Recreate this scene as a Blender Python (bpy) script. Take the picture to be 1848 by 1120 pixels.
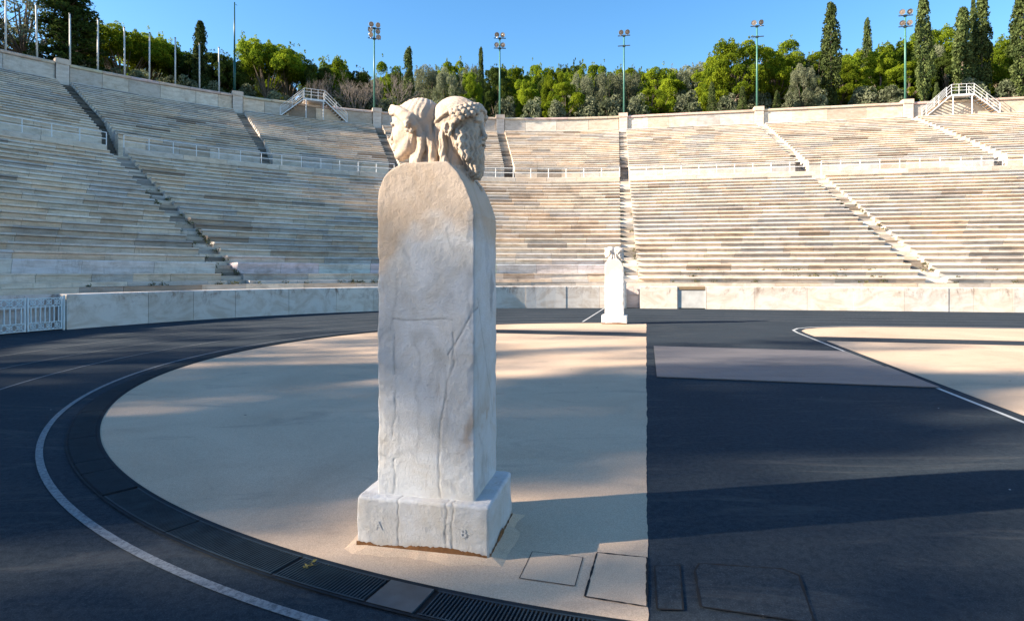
import bpy, bmesh, math, random
import numpy as np
from mathutils import Vector, Matrix
R = math.radians
rnd = random.Random(7)
for o in list(bpy.data.objects): bpy.data.objects.remove(o)
sc = bpy.context.scene
col = sc.collection

# ------------------------------------------------------------------ camera, sky, sun, exposure
cam_d = bpy.data.cameras.new('camera'); cam = bpy.data.objects.new('camera', cam_d); col.objects.link(cam)
cam.location = (0, 0, 1.65); cam.rotation_euler = (R(90), 0, 0)
cam_d.sensor_width = 36; cam_d.lens = 1062 / 1848 * 36
cam_d.shift_y = -(560 - 491.9) / 1848
cam_d.clip_start = 0.05; cam_d.clip_end = 3000
sc.camera = cam
SUN_EL, SUN_AZ = 25.0, 260.0            # azimuth clockwise from +Y
world = bpy.data.worlds.new("World"); sc.world = world; world.use_nodes = True
wn = world.node_tree
sky = wn.nodes.new('ShaderNodeTexSky'); sky.sky_type = 'NISHITA'; sky.sun_disc = False
sky.sun_elevation = R(SUN_EL); sky.sun_rotation = R(SUN_AZ)
sky.air_density = 1.0; sky.dust_density = 0.3; sky.ozone_density = 1.3
hs = wn.nodes.new('ShaderNodeHueSaturation'); hs.inputs['Saturation'].default_value = 1.33
wn.links.new(sky.outputs[0], hs.inputs['Color']); wn.links.new(hs.outputs[0], wn.nodes['Background'].inputs[0])
wn.nodes['Background'].inputs[1].default_value = 0.088
sun_d = bpy.data.lights.new('sun', 'SUN'); sun = bpy.data.objects.new('sun', sun_d); col.objects.link(sun)
sun_d.energy = 5.0; sun_d.angle = R(0.5); sun_d.color = (1.0, 0.86, 0.70)
sdir = Vector((math.sin(R(SUN_AZ)) * math.cos(R(SUN_EL)), math.cos(R(SUN_AZ)) * math.cos(R(SUN_EL)), math.sin(R(SUN_EL))))
sun.rotation_euler = sdir.to_track_quat('Z', 'Y').to_euler()
sun.location = sdir * 120
sc.view_settings.view_transform = 'Standard'; sc.view_settings.look = 'None'
sc.view_settings.exposure = 1.78; sc.view_settings.gamma = 1.0
sc.cycles.max_bounces = 6; sc.cycles.transparent_max_bounces = 4

# ------------------------------------------------------------------ materials
def nmat(name, rough=0.8, spec=0.3):
    m = bpy.data.materials.new(name); m.use_nodes = True
    nt = m.node_tree; b = nt.nodes['Principled BSDF']
    b.inputs['Roughness'].default_value = rough
    b.inputs['Specular IOR Level'].default_value = spec
    return m, nt, b
def tc(nt, kind='Object', scale=(1, 1, 1)):
    t = nt.nodes.new('ShaderNodeTexCoord'); mp = nt.nodes.new('ShaderNodeMapping')
    mp.inputs['Scale'].default_value = scale
    nt.links.new(t.outputs[kind], mp.inputs['Vector']); return mp.outputs[0]
def noise(nt, vec, scale, detail=6, rough=0.6, dist=0.0):
    n = nt.nodes.new('ShaderNodeTexNoise'); n.inputs['Scale'].default_value = scale
    n.inputs['Detail'].default_value = detail; n.inputs['Roughness'].default_value = rough
    n.inputs['Distortion'].default_value = dist
    nt.links.new(vec, n.inputs['Vector']); return n.outputs['Fac']
def ramp(nt, fac, stops):
    r = nt.nodes.new('ShaderNodeValToRGB'); e = r.color_ramp.elements
    while len(e) < len(stops): e.new(0.5)
    for k, (p, c) in enumerate(stops):
        e[k].position = p; e[k].color = (c, c, c, 1) if isinstance(c, (int, float)) else (*c, 1)
    nt.links.new(fac, r.inputs['Fac']); return r.outputs['Color']
def mix(nt, a, b, fac, mode='MIX'):
    m = nt.nodes.new('ShaderNodeMix'); m.data_type = 'RGBA'; m.blend_type = mode
    for s, v in ((6, a), (7, b)):
        if isinstance(v, tuple): m.inputs[s].default_value = (*v, 1)
        else: nt.links.new(v, m.inputs[s])
    if isinstance(fac, (int, float)): m.inputs[0].default_value = fac
    else: nt.links.new(fac, m.inputs[0])
    return m.outputs[2]
def bump(nt, b, h, strength, dist=0.02):
    n = nt.nodes.new('ShaderNodeBump'); n.inputs['Strength'].default_value = strength
    n.inputs['Distance'].default_value = dist
    nt.links.new(h, n.inputs['Height']); nt.links.new(n.outputs[0], b.inputs['Normal'])
def attr(nt, name='tint'):
    a = nt.nodes.new('ShaderNodeAttribute'); a.attribute_name = name; return a.outputs['Color']
M = {}
def plain(name, c, rough=0.6, metal=0.0, spec=0.4, var=0.12, vs=3.0):
    m, nt, b = nmat(name, rough, spec); b.inputs['Metallic'].default_value = metal
    f = noise(nt, tc(nt), vs, 5)
    lo = tuple(x * (1 - var) for x in c); hi = tuple(min(1, x * (1 + var)) for x in c)
    nt.links.new(ramp(nt, f, [(0.3, lo), (0.7, hi)]), b.inputs['Base Color'])
    M[name] = m; return m
def marble_tinted(name, stain=0.5, streak=(1, 1, 6)):
    """seat stone: colour of each block from its own tint, plus veins, lichen and dirt"""
    m, nt, b = nmat(name, 0.72, 0.3)
    v = tc(nt); base = attr(nt)
    f1 = noise(nt, tc(nt, scale=streak), 1.6, 8, 0.65, 0.6)
    c = mix(nt, base, mix(nt, base, (0.80, 0.76, 0.72), 1.0, 'MULTIPLY'), ramp(nt, f1, [(0.42, 0.0), (0.62, 1.0)]))
    f2 = noise(nt, v, 0.55, 9, 0.72, 0.3)
    c = mix(nt, c, (0.17, 0.14, 0.11), ramp(nt, f2, [(0.52, 0.0), (0.70, stain)]))
    f4 = noise(nt, tc(nt, scale=(1, 1, 0.3)), 2.6, 9, 0.8, 0.4); c = mix(nt, c, (0.22, 0.19, 0.16), ramp(nt, f4, [(0.53, 0.0), (0.68, stain * 0.9)]))
    f3 = noise(nt, v, 7.0, 8, 0.8)
    c = mix(nt, c, (0.10, 0.09, 0.08), ramp(nt, f3, [(0.64, 0.0), (0.72, stain * 0.9)]))
    nt.links.new(c, b.inputs['Base Color'])
    bump(nt, b, noise(nt, v, 14, 8, 0.7), 0.35, 0.03)
    M[name] = m; return m
marble_tinted('bench_marble', 0.55); marble_tinted('wall_marble', 0.25, (1, 1, 2.5))

def asphalt():
    m, nt, b = nmat('asphalt', 0.95, 0.08); v = tc(nt)
    big = noise(nt, v, 0.35, 6, 0.6, 0.4)
    c = ramp(nt, big, [(0.3, (0.023, 0.035, 0.046)), (0.7, (0.041, 0.055, 0.068))])
    grain = noise(nt, v, 110, 4, 0.95)
    c = mix(nt, c, (0.024, 0.027, 0.031), ramp(nt, grain, [(0.30, 1.0), (0.55, 0.0)]))
    c = mix(nt, c, (0.11, 0.132, 0.15), ramp(nt, grain, [(0.54, 0.0), (0.74, 0.95)]))
    mott = noise(nt, v, 20, 6, 0.8); c = mix(nt, c, mix(nt, c, (0.55, 0.58, 0.62), 1.0, 'MULTIPLY'), ramp(nt, mott, [(0.40, 0.8), (0.55, 0.0)]))
    scuff = noise(nt, tc(nt, scale=(0.5, 2.5, 1)), 1.1, 8, 0.7, 1.5)
    c = mix(nt, c, (0.13, 0.125, 0.115), ramp(nt, scuff, [(0.54, 0.0), (0.80, 0.55)]))
    patch = noise(nt, v, 1.6, 7, 0.75, 0.8); c = mix(nt, c, (0.028, 0.034, 0.042), ramp(nt, patch, [(0.52, 0.0), (0.70, 0.6)]))
    spk = nt.nodes.new('ShaderNodeTexVoronoi'); spk.inputs['Scale'].default_value = 2.2; nt.links.new(v, spk.inputs['Vector'])
    c = mix(nt, c, (0.6, 0.6, 0.58), ramp(nt, spk.outputs['Distance'], [(0.012, 1.0), (0.02, 0.0)]))
    nt.links.new(c, b.inputs['Base Color']); bump(nt, b, grain, 0.5, 0.008)
    M['asphalt'] = m
asphalt()
def sand():
    m, nt, b = nmat('sand_surface', 0.9, 0.12); v = tc(nt)
    big = noise(nt, v, 0.45, 7, 0.6, 0.8)
    c = ramp(nt, big, [(0.30, (0.50, 0.365, 0.255)), (0.70, (0.66, 0.495, 0.355))])
    st = noise(nt, tc(nt, scale=(0.6, 1.6, 1)), 0.9, 9, 0.7, 1.2)
    c = mix(nt, c, (0.27, 0.22, 0.175), ramp(nt, st, [(0.56, 0.0), (0.72, 0.55)]))
    g = noise(nt, v, 26, 8, 0.75)
    gr = noise(nt, v, 150, 3, 0.9); c = mix(nt, c, mix(nt, c, (0.72, 0.70, 0.68), 1.0, 'MULTIPLY'), ramp(nt, gr, [(0.42, 1.0), (0.55, 0.0)]))
    s3 = noise(nt, v, 4.5, 9, 0.8, 0.5); c = mix(nt, c, (0.30, 0.235, 0.17), ramp(nt, s3, [(0.58, 0.0), (0.72, 0.5)]))
    c = mix(nt, c, (0.42, 0.33, 0.24), ramp(nt, g, [(0.3, 0.35), (0.6, 0.0)]))
    spk = nt.nodes.new('ShaderNodeTexVoronoi'); spk.inputs['Scale'].default_value = 1.1; nt.links.new(v, spk.inputs['Vector'])
    c = mix(nt, c, (0.06, 0.05, 0.04), ramp(nt, spk.outputs['Distance'], [(0.012, 1.0), (0.022, 0.0)]))
    nt.links.new(c, b.inputs['Base Color']); bump(nt, b, g, 0.35, 0.01)
    M['sand_surface'] = m
sand()
def paint(name, c, wear):
    m, nt, b = nmat(name, 0.7, 0.3)
    f = noise(nt, tc(nt), 30, 8, 0.85)
    cc = mix(nt, c, (0.06, 0.07, 0.08), ramp(nt, f, [(wear, 0.0), (wear + 0.14, 0.9)]))
    nt.links.new(cc, b.inputs['Base Color']); bump(nt, b, f, 0.4, 0.006); M[name] = m
paint('line_paint', (0.20, 0.215, 0.225), 0.45); paint('faint_paint', (0.17, 0.18, 0.18), 0.45)
paint('bright_paint', (0.42, 0.43, 0.42), 0.55)
plain('iron', (0.008, 0.014, 0.020), 0.75, 0.0, 0.15, 0.5, 9)
plain('plate', (0.020, 0.034, 0.045), 0.7, 0.0, 0.2, 0.3, 7)
plain('smooth_plate', (0.035, 0.055, 0.07), 0.5, 0.2, 0.5, 0.35, 7); plain('void', (0.004, 0.004, 0.005), 0.9)
plain('white_paint', (0.72, 0.72, 0.70), 0.45)
plain('steel_paint', (0.62, 0.63, 0.62), 0.4)
plain('pole_grey', (0.55, 0.54, 0.50), 0.5)
plain('green_paint', (0.06, 0.17, 0.13), 0.4)
plain('dark_green', (0.012, 0.07, 0.055), 0.4); plain('dark_metal', (0.03, 0.035, 0.035), 0.5)
plain('lamp_glass', (0.42, 0.34, 0.28), 0.15, 0.6, 0.8)
plain('lamp_shell', (0.5, 0.5, 0.5), 0.3, 0.7)
plain('panel_grey', (0.46, 0.455, 0.43), 0.6, 0, 0.3, 0.2, 2)
plain('wood', (0.30, 0.21, 0.12), 0.7)
plain('rust', (0.16, 0.075, 0.03), 0.9, 0, 0.2, 0.4, 12)
plain('soil', (0.075, 0.062, 0.042), 0.95, 0, 0.2, 0.4, 0.8)
plain('bark', (0.16, 0.125, 0.095), 0.9, 0, 0.2, 0.3, 4)
plain('gate_paint', (0.60, 0.68, 0.70), 0.45)

def matmat():
    m, nt, b = nmat('mat_rubber', 0.55, 0.4); v = tc(nt)
    w = nt.nodes.new('ShaderNodeTexVoronoi'); w.feature = 'F1'; w.inputs['Scale'].default_value = 9; w.inputs['Randomness'].default_value = 0.0
    nt.links.new(v, w.inputs['Vector'])
    f = noise(nt, tc(nt, scale=(0.5, 1.5, 1)), 1.2, 7, 0.7, 0.6)
    c = ramp(nt, f, [(0.35, (0.085, 0.080, 0.082)), (0.65, (0.145, 0.132, 0.13))])
    c = mix(nt, c, (0.13, 0.13, 0.17), ramp(nt, w.outputs['Distance'], [(0.15, 0.55), (0.3, 0.0)]))
    nt.links.new(c, b.inputs['Base Color']); bump(nt, b, w.outputs['Distance'], 0.4, 0.01); M['mat_rubber'] = m
matmat()
def statue_marble():
    m, nt, b = nmat('statue_marble', 0.6, 0.35); v = tc(nt)
    base = attr(nt, 'tint')
    f = noise(nt, v, 3.0, 9, 0.7, 0.7)
    c = mix(nt, base, mix(nt, base, (0.86, 0.80, 0.72), 1.0, 'MULTIPLY'), ramp(nt, f, [(0.42, 0.0), (0.66, 1.0)]))
    f2 = noise(nt, tc(nt, scale=(1, 1, 0.35)), 5.0, 9, 0.75, 1.2)
    c = mix(nt, c, (0.33, 0.22, 0.13), ramp(nt, f2, [(0.60, 0.0), (0.74, 0.55)]))
    f3 = noise(nt, v, 28, 7, 0.8)
    c = mix(nt, c, (0.20, 0.16, 0.12), ramp(nt, f3, [(0.63, 0.0), (0.72, 0.6)]))
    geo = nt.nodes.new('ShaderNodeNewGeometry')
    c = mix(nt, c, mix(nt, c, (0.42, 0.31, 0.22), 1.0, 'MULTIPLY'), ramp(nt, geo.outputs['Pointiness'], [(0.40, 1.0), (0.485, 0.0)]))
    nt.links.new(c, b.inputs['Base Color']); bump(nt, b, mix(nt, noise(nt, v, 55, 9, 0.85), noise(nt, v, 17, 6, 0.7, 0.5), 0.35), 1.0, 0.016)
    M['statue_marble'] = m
statue_marble()
def leaf(name, c1, c2, trans=0.35):
    m = bpy.data.materials.new(name); m.use_nodes = True; nt = m.node_tree
    out = nt.nodes['Material Output']; nt.nodes.remove(nt.nodes['Principled BSDF'])
    oi = nt.nodes.new('ShaderNodeObjectInfo'); a = attr(nt, 'shade')
    c = mix(nt, c1, c2, a)
    hv = nt.nodes.new('ShaderNodeHueSaturation'); nt.links.new(c, hv.inputs['Color'])
    mr = nt.nodes.new('ShaderNodeMapRange'); mr.inputs['To Min'].default_value = 0.75; mr.inputs['To Max'].default_value = 1.25
    nt.links.new(oi.outputs['Random'], mr.inputs['Value']); nt.links.new(mr.outputs[0], hv.inputs['Value'])
    d = nt.nodes.new('ShaderNodeBsdfDiffuse'); t = nt.nodes.new('ShaderNodeBsdfTranslucent'); s = nt.nodes.new('ShaderNodeMixShader')
    nt.links.new(hv.outputs[0], d.inputs[0]); nt.links.new(hv.outputs[0], t.inputs[0]); s.inputs[0].default_value = trans
    nt.links.new(d.outputs[0], s.inputs[1]); nt.links.new(t.outputs[0], s.inputs[2]); nt.links.new(s.outputs[0], out.inputs[0])
    M[name] = m
leaf('pine_leaf', (0.065, 0.115, 0.012), (0.245, 0.30, 0.02), 0.45)
leaf('dark_pine_leaf', (0.03, 0.05, 0.014), (0.075, 0.105, 0.022), 0.25)
leaf('olive_leaf', (0.09, 0.11, 0.06), (0.23, 0.245, 0.15), 0.3)
leaf('cypress_leaf', (0.035, 0.055, 0.02), (0.12, 0.15, 0.05), 0.2)
leaf('twig', (0.12, 0.10, 0.085), (0.22, 0.19, 0.16), 0.0)
leaf('weed_leaf', (0.07, 0.085, 0.03), (0.19, 0.17, 0.08), 0.3)

# ------------------------------------------------------------------ mesh helpers
class MB:
    def __init__(s): s.v = []; s.f = []; s.c = []
    def face(s, pts, c=None):
        i = len(s.v); s.v += [tuple(p) for p in pts]; s.f.append(tuple(range(i, i + len(pts)))); s.c.append(c or (0.6, 0.57, 0.52))
    def box(s, x0, x1, y0, y1, z0, z1, T=None, c=None):
        p = [(x, y, z) for z in (z0, z1) for y in (y0, y1) for x in (x0, x1)]
        if T: p = [T(*q) for q in p]
        i = len(s.v); s.v += [tuple(q) for q in p]
        for q in ((0, 2, 3, 1), (4, 5, 7, 6), (0, 1, 5, 4), (2, 6, 7, 3), (0, 4, 6, 2), (1, 3, 7, 5)):
            s.f.append(tuple(i + k for k in q)); s.c.append(c or (0.6, 0.57, 0.52))
    def tube(s, a, b, r0, r1=None, n=8, c=None, caps=True):
        a = Vector(a); b = Vector(b); r1 = r0 if r1 is None else r1; d = (b - a).normalized()
        u = d.orthogonal().normalized(); w = d.cross(u); i = len(s.v)
        for P, r in ((a, r0), (b, r1)):
            for k in range(n):
                t = 2 * math.pi * k / n; s.v.append(tuple(P + (u * math.cos(t) + w * math.sin(t)) * r))
        cc = c or (0.6, 0.57, 0.52)
        for k in range(n):
            s.f.append((i + k, i + (k + 1) % n, i + n + (k + 1) % n, i + n + k)); s.c.append(cc)
        if caps:
            s.f.append(tuple(i + k for k in reversed(range(n)))); s.c.append(cc)
            s.f.append(tuple(i + n + k for k in range(n))); s.c.append(cc)
    def mesh(s, name, m, smooth=False, an='tint'):
        me = bpy.data.meshes.new(name); me.from_pydata(s.v, [], s.f); me.materials.append(M[m])
        a = me.color_attributes.new(an, 'FLOAT_COLOR', 'CORNER')
        arr = np.repeat(np.array([(*c, 1.0) for c in s.c], dtype=np.float32), [len(f) for f in s.f], axis=0) if s.f else np.zeros((0, 4), np.float32)
        a.data.foreach_set('color', arr.ravel())
        if smooth: me.polygons.foreach_set('use_smooth', [True] * len(me.polygons))
        me.update(); return me
    def build(s, name, m, parent=None, smooth=False):
        return link(name, s.mesh(name, m, smooth), parent)
def link(name, me, parent=None):
    o = bpy.data.objects.new(name, me); col.objects.link(o)
    if parent:
        o.parent = parent; o.matrix_parent_inverse = Matrix.Identity(4)
        if parent.get('_abs'): o.location = -Vector(parent.location)
    return o
def tag(o, label=None, cat=None, group=None, kind=None):
    if label: o['label'] = label
    if cat: o['category'] = cat
    if group: o['group'] = group
    if kind: o['kind'] = kind
    return o
def thing(name, label, cat, loc=(0, 0, 0), rz=0, group=None, absolute=False):
    """absolute: children are given in world coordinates and shifted back to the thing's base"""
    e = bpy.data.objects.new(name, None); e.empty_display_size = 0.3; col.objects.link(e)
    e.location = loc; e.rotation_euler = (0, 0, rz)
    if absolute: e['_abs'] = 1
    return tag(e, label, cat, group)
def copy_tree(o, parent=None):
    c = o.copy(); col.objects.link(c); c.parent = parent
    for ch in o.children: copy_tree(ch, c)
    return c

# ------------------------------------------------------------------ stadium path
CX, CY, TH = 2.58, 10.89, R(12.83)
AX = Vector((math.cos(TH), -math.sin(TH))); NX = Vector((math.sin(TH), math.cos(TH)))
RW = 16.67; PH0 = R(2.4)
def UV(u, v, z=0.0):
    p = Vector((CX, CY)) + AX * u + NX * v; return (p.x, p.y, z)
def P(q, d, z=0.0):
    """q metres along the track wall (q<0: round the curved end, q>0: far straight), d metres outward"""
    if q < 0:
        ph = PH0 - q / RW
        p = Vector((CX, CY)) + (NX * math.cos(ph) - AX * math.sin(ph)) * (RW + d)
    else:
        e = NX * math.cos(PH0) - AX * math.sin(PH0); t = AX * math.cos(PH0) + NX * math.sin(PH0)
        p = Vector((CX, CY)) + e * (RW + d) + t * q
    return (p.x, p.y, z)
def Q(phi): return -(R(phi) - PH0) * RW
def width(q, d): return (RW + d) / RW if q < 0 else 1.0
def frame(q, d, z):
    a = Vector(P(q - 0.05, d)); b = Vector(P(q + 0.05, d)); return Vector(P(q, d, z)), math.atan2(b.y - a.y, b.x - a.x)
def qsteps(q0, q1, d, step=0.8):
    if q0 >= 0: return [q0, q1]
    n = max(1, math.ceil((min(q1, 0) - q0) * width(-1, d) / step))
    r = [q0 + (min(q1, 0) - q0) * k / n for k in range(n + 1)]
    if q1 > 0: r.append(q1)
    return r
def sweep(mb, q0, q1, prof, c=None, step=0.8, caps=True, e0=None, e1=None, cfun=None):
    """sweep a (d,z) profile along the path; e0/e1 give the end q at distance d; stone blocks get colours from cfun"""
    qs = qsteps(q0, q1, prof[0][0], step)
    def mapq(q, d):
        if e0 is None: return q
        t = (q - q0) / (q1 - q0); return e0(d) * (1 - t) + e1(d) * t
    ring = [[P(mapq(q, d), d, z) for d, z in prof] for q in qs]
    for i in range(len(qs) - 1):
        for j in range(len(prof) - 1):
            mb.face([ring[i][j], ring[i + 1][j], ring[i + 1][j + 1], ring[i][j + 1]], c)
    if caps:
        mb.face(list(reversed(ring[0])), c); mb.face(ring[-1], c)

# ------------------------------------------------------------------ ground, track, infield
def poly(name, pts, z, m, kind='structure', label=None):
    mb = MB(); mb.face([(x, y, z) for x, y in pts]); o = mb.build(name, m); o['kind'] = kind; return o
mb = MB(); mb.face([(-1500, -1500, -0.03), (1500, -1500, -0.03), (1500, 1500, -0.03), (-1500, 1500, -0.03)]); g = mb.build('ground', 'soil'); g['kind'] = 'structure'
mb = MB()
outer = [P(q, 0.2, 0.0)[:2] for q in [Q(177.6) + k * (0 - Q(177.6)) / 80 for k in range(81)]] + [P(130, 0.2)[:2]]
near = [(UV(u, -17.6 - 0.042 * u)[:2]) for u in (130,)]
mb.face([(x, y, 0) for x, y in outer + near][::-1]); g = mb.build('track', 'asphalt'); g['kind'] = 'structure'

def strip(mb, inner, outr, z):
    for k in range(len(inner) - 1): mb.face([(*inner[k], z), (*outr[k], z), (*outr[k + 1], z), (*inner[k + 1], z)][::-1])
def arc(rad, p0, p1, n): return [UV(-rad * math.sin(R(p0 + (p1 - p0) * k / n)), rad * math.cos(R(p0 + (p1 - p0) * k / n)))[:2] for k in range(n + 1)]
# sand half disc cut by the cross lane
rt = 8.36; j = random.Random(3)
def jag(v0, v1, n=40):
    n *= 4; o, r_ = 0.0, []
    for k in range(n + 1): o = o * 0.85 + j.uniform(-0.004, 0.004); r_.append(UV(-0.09 + (o if 0 < k < n else 0), v0 + (v1 - v0) * k / n)[:2])
    return r_
def arcv(v_from, v_to, n):
    a0 = math.degrees(math.acos(v_from / rt)); a1 = math.degrees(math.acos(v_to / rt)); return arc(rt, a0, a1, n)
poly('infield_sand', arcv(8.3595, 5.35, 30) + jag(5.35, 8.35, 20), 0.004, 'sand_surface')
poly('infield_sand', arcv(4.35, -8.3595, 110) + jag(-8.35, 4.35, 90), 0.004, 'sand_surface')
# second infield on the far side, rounded corner
pts = [(4.15, 5.35), (4.15, 6.3), (4.2, 6.9), (4.45, 7.5), (4.9, 7.98), (5.6, 8.38), (6.6, 8.68), (8.5, 8.9), (11, 9.05), (60, 11.1), (60, 5.35)]
poly('infield_sand', [UV(*p)[:2] for p in pts][::-1], 0.004, 'sand_surface')
pts = [(4.15, 4.35), (60, 4.35), (60, -11.1), (11, -9.05), (8.5, -8.9), (6.6, -8.68), (5.6, -8.38), (4.9, -7.98), (4.45, -7.5), (4.2, -6.9), (4.15, -6.3)]
poly('infield_sand', [UV(*p)[:2] for p in pts][::-1], 0.004, 'sand_surface')
# painted lines
def line_obj(name, a, b, m, z=0.006):
    mb = MB(); strip(mb, a, b, z); o = mb.build(name, m); o['kind'] = 'structure'; return o
line_obj('track_line', arc(8.805, 8, 176, 140), arc(8.86, 8, 176, 140), 'line_paint')
for k, rr in enumerate((10.12, 11.36, 12.68, 13.93)):
    qs = [Q(150) * (1 - t / 100) for t in range(100)] + [0, 45]
    a = [P(q, rr - RW)[:2] for q in qs]; b = [P(q, rr + 0.035 - RW)[:2] for q in qs]
    line_obj('track_line', a, b, 'line_paint' if k == 0 else 'faint_paint')
ci = [(3.985, -12), (3.985, 6.3), (4.04, 7.0), (4.3, 7.62), (4.8, 8.13), (5.55, 8.54), (6.6, 8.85), (8.5, 9.08), (11, 9.23), (45, 10.7)]
co = [(3.93, -12), (3.93, 6.32), (3.98, 7.05), (4.25, 7.68), (4.77, 8.2), (5.53, 8.61), (6.6, 8.92), (8.5, 9.15), (11, 9.3), (45, 10.77)]
line_obj('track_line', [UV(*p)[:2] for p in ci][::-1], [UV(*p)[:2] for p in co][::-1], 'bright_paint')
line_obj('track_line', [UV(-2.2, 8.5)[:2], UV(-2.02, 16.2)[:2]][::-1], [UV(-2.14, 8.5)[:2], UV(-1.96, 16.2)[:2]][::-1], 'bright_paint')

# drainage channel round the half disc: iron covers and grates, each lifted out on its own
ms = MB(); strip(ms, arc(8.385, 60, 179.3, 160), arc(8.63, 60, 179.3, 160), 0.002); o = ms.build('drain_channel', 'void'); o['kind'] = 'structure'
for r0, r1, l in ((8.362, 8.388, 'thin metal edging strip between the drain and the sand'), (8.622, 8.64, 'thin metal edging strip between the drain and the outer asphalt')):
    ms = MB(); strip(ms, arc(r0, 60, 179.3, 160), arc(r1, 60, 179.3, 160), 0.012); tag(ms.build('channel_edging', 'iron'), l, 'edging')
def cover(p0, p1, kind, label):
    t = thing('drain_grate' if kind == 'grate' else 'drain_cover', label, 'drain grate' if kind == 'grate' else 'drain cover', UV(-8.5 * math.sin(R((p0 + p1) / 2)), 8.5 * math.cos(R((p0 + p1) / 2))), 0, 'iron covers along the curved drain', True)
    n = max(2, int((p1 - p0) * 1.5)); g = 0.04
    if kind == 'plate':
        mb = MB(); I, O = arc(8.392, p0 + g, p1 - g, n), arc(8.618, p0 + g, p1 - g, n); strip(mb, I, O, 0.014)
        for A, B in ((I, O),): mb.face([(*A[-1], 0.002), (*B[-1], 0.002), (*B[-1], 0.014), (*A[-1], 0.014)])
        mb.build('plate', 'smooth_plate' if 'smooth' in label else 'iron', t)
        if 'smooth' not in label:
            mb = MB(); cnt = int((p1 - p0) * 8.5 * math.pi / 180 / 0.022)
            for k in range(1, cnt):
                a = p0 + (p1 - p0) * k / cnt; w = 0.03
                q = [arc(r, a - w, a + w, 1) for r in (8.40, 8.61)]
                mb.face([(*q[0][0], 0.016), (*q[1][0], 0.016), (*q[1][1], 0.016), (*q[0][1], 0.016)][::-1])
            tag(mb.build('ribs', 'plate', t), kind='stuff')
    else:
        for ra, rb in ((8.392, 8.405), (8.607, 8.618)): mb = MB(); strip(mb, arc(ra, p0 + g, p1 - g, n), arc(rb, p0 + g, p1 - g, n), 0.014); mb.build('frame_strip', 'plate', t)
        mb = MB(); L = (p1 - p0) * 8.5 * math.pi / 180; cnt = int(L / 0.021)
        for k in range(cnt):
            a = p0 + g * 2 + (p1 - p0 - 4 * g) * (k + 0.5) / cnt; w = 0.026
            q = [arc(r, a - w, a + w, 1) for r in (8.405, 8.607)]
            i0, i1, o0, o1 = (*q[0][0],), (*q[0][1],), (*q[1][0],), (*q[1][1],)
            mb.face([(*i0, 0.013), (*o0, 0.013), (*o1, 0.013), (*i1, 0.013)][::-1])
            mb.face([(*i1, 0.0), (*o1, 0.0), (*o1, 0.013), (*i1, 0.013)]); mb.face([(*i0, 0.0), (*o0, 0.0), (*o0, 0.013), (*i0, 0.013)])
        tag(mb.build('bars', 'plate', t), kind='stuff')
covs = [(60, 68.8), (68.8, 77.6), (77.6, 86.4), (86.4, 95.2), (95.2, 104), (104, 112.8), (112.8, 121.6), (121.6, 130.4), (130.4, 139.2), (139.2, 145.5), (145.5, 148), (148, 152.3)]
names = ['first', 'second', 'third', 'fourth', 'fifth', 'sixth', 'seventh', 'eighth', 'ninth', 'tenth', 'eleventh', 'twelfth']
for k, (a, b) in enumerate(covs):
    cover(a, b, 'plate', 'dark ribbed iron drain cover, %s from the far end of the curve' % names[k] if k < 11 else 'dark ribbed drain cover with a chalky patch beside its cracked lower joint')
cover(152.5, 159.2, 'grate', 'slatted black drain grate just below the cracked joint in the channel')
cover(159.2, 166.0, 'grate', 'slatted black drain grate left of the near pillar, with a dried leaf at its edge')
cover(166.0, 170.2, 'grate', 'slatted black drain grate touching the left side of the smooth blue plate')
cover(170.2, 172.05, 'plate', 'smooth blue-grey plate between two slatted drain grates below the near pillar')
cover(172.15, 179.2, 'grate', 'slatted black drain grate running off the bottom of the picture right of the smooth plate')

# rubber mat on the track
mb = MB(); T = lambda x, y, z: UV(x, y, z)
mats = thing('rubber_mat', 'large grey ribbed mat laid across the track between the two sand areas', 'mat', UV(2, 0.3), 0, None, True)
mb.box(0.07, 3.99, -1.66, 0.22, 0.007, 0.022, T); mb.build('mat_sheet', 'mat_rubber', mats)
mb = MB(); mb.box(0.07, 3.94, 0.235, 2.28, 0.007, 0.022, T); mb.build('mat_sheet', 'mat_rubber', mats)
# access covers near the pillar: lid with a dark gap round it
def hatch(corners, lidmat, label, w=0.008, z=0.0055, jit=0.0):
    t = thing('access_cover', label, 'access cover', (sum(p[0] for p in corners) / len(corners), sum(p[1] for p in corners) / len(corners), 0), 0, 'covers let into the ground near the pillar', True)
    c = Vector((t.location.x, t.location.y)); C4 = [Vector(p) for p in corners]; jr = random.Random(5)
    mb = MB(); mb.face([(*(c + (p - c) * 0.985), z + 0.0015) for p in C4]); mb.build('lid', lidmat, t)
    mb = MB(); n = len(C4)
    for k in range(n):
        a, b = C4[k], C4[(k + 1) % n]; L = (b - a).length; m = max(2, int(L / 0.03)); nn = Vector((-(b - a).y, (b - a).x)).normalized()
        prev = None
        for i in range(m + 1):
            p = a + (b - a) * i / m; ww = w * jr.uniform(0.35, 1.5) if jit else w * 0.5; q = (p + nn * ww, p - nn * ww)
            if prev: mb.face([(*prev[0], z + .003), (*prev[1], z + .003), (*q[1], z + .003), (*q[0], z + .003)])
            prev = q
    mb.build('gap', 'void', t)
hatch([(0.04, 3.17), (0.12, 3.47), (0.41, 3.40), (0.33, 3.09)], 'sand_surface', 'small four-cornered sand-coloured access cover right of the near pillar', 0.004)
hatch([(0.37, 2.99), (0.50, 3.46), (0.78, 3.40), (0.665, 2.90)], 'sand_surface', 'larger sand-coloured access cover against the asphalt edge', 0.005, jit=1)
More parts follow.
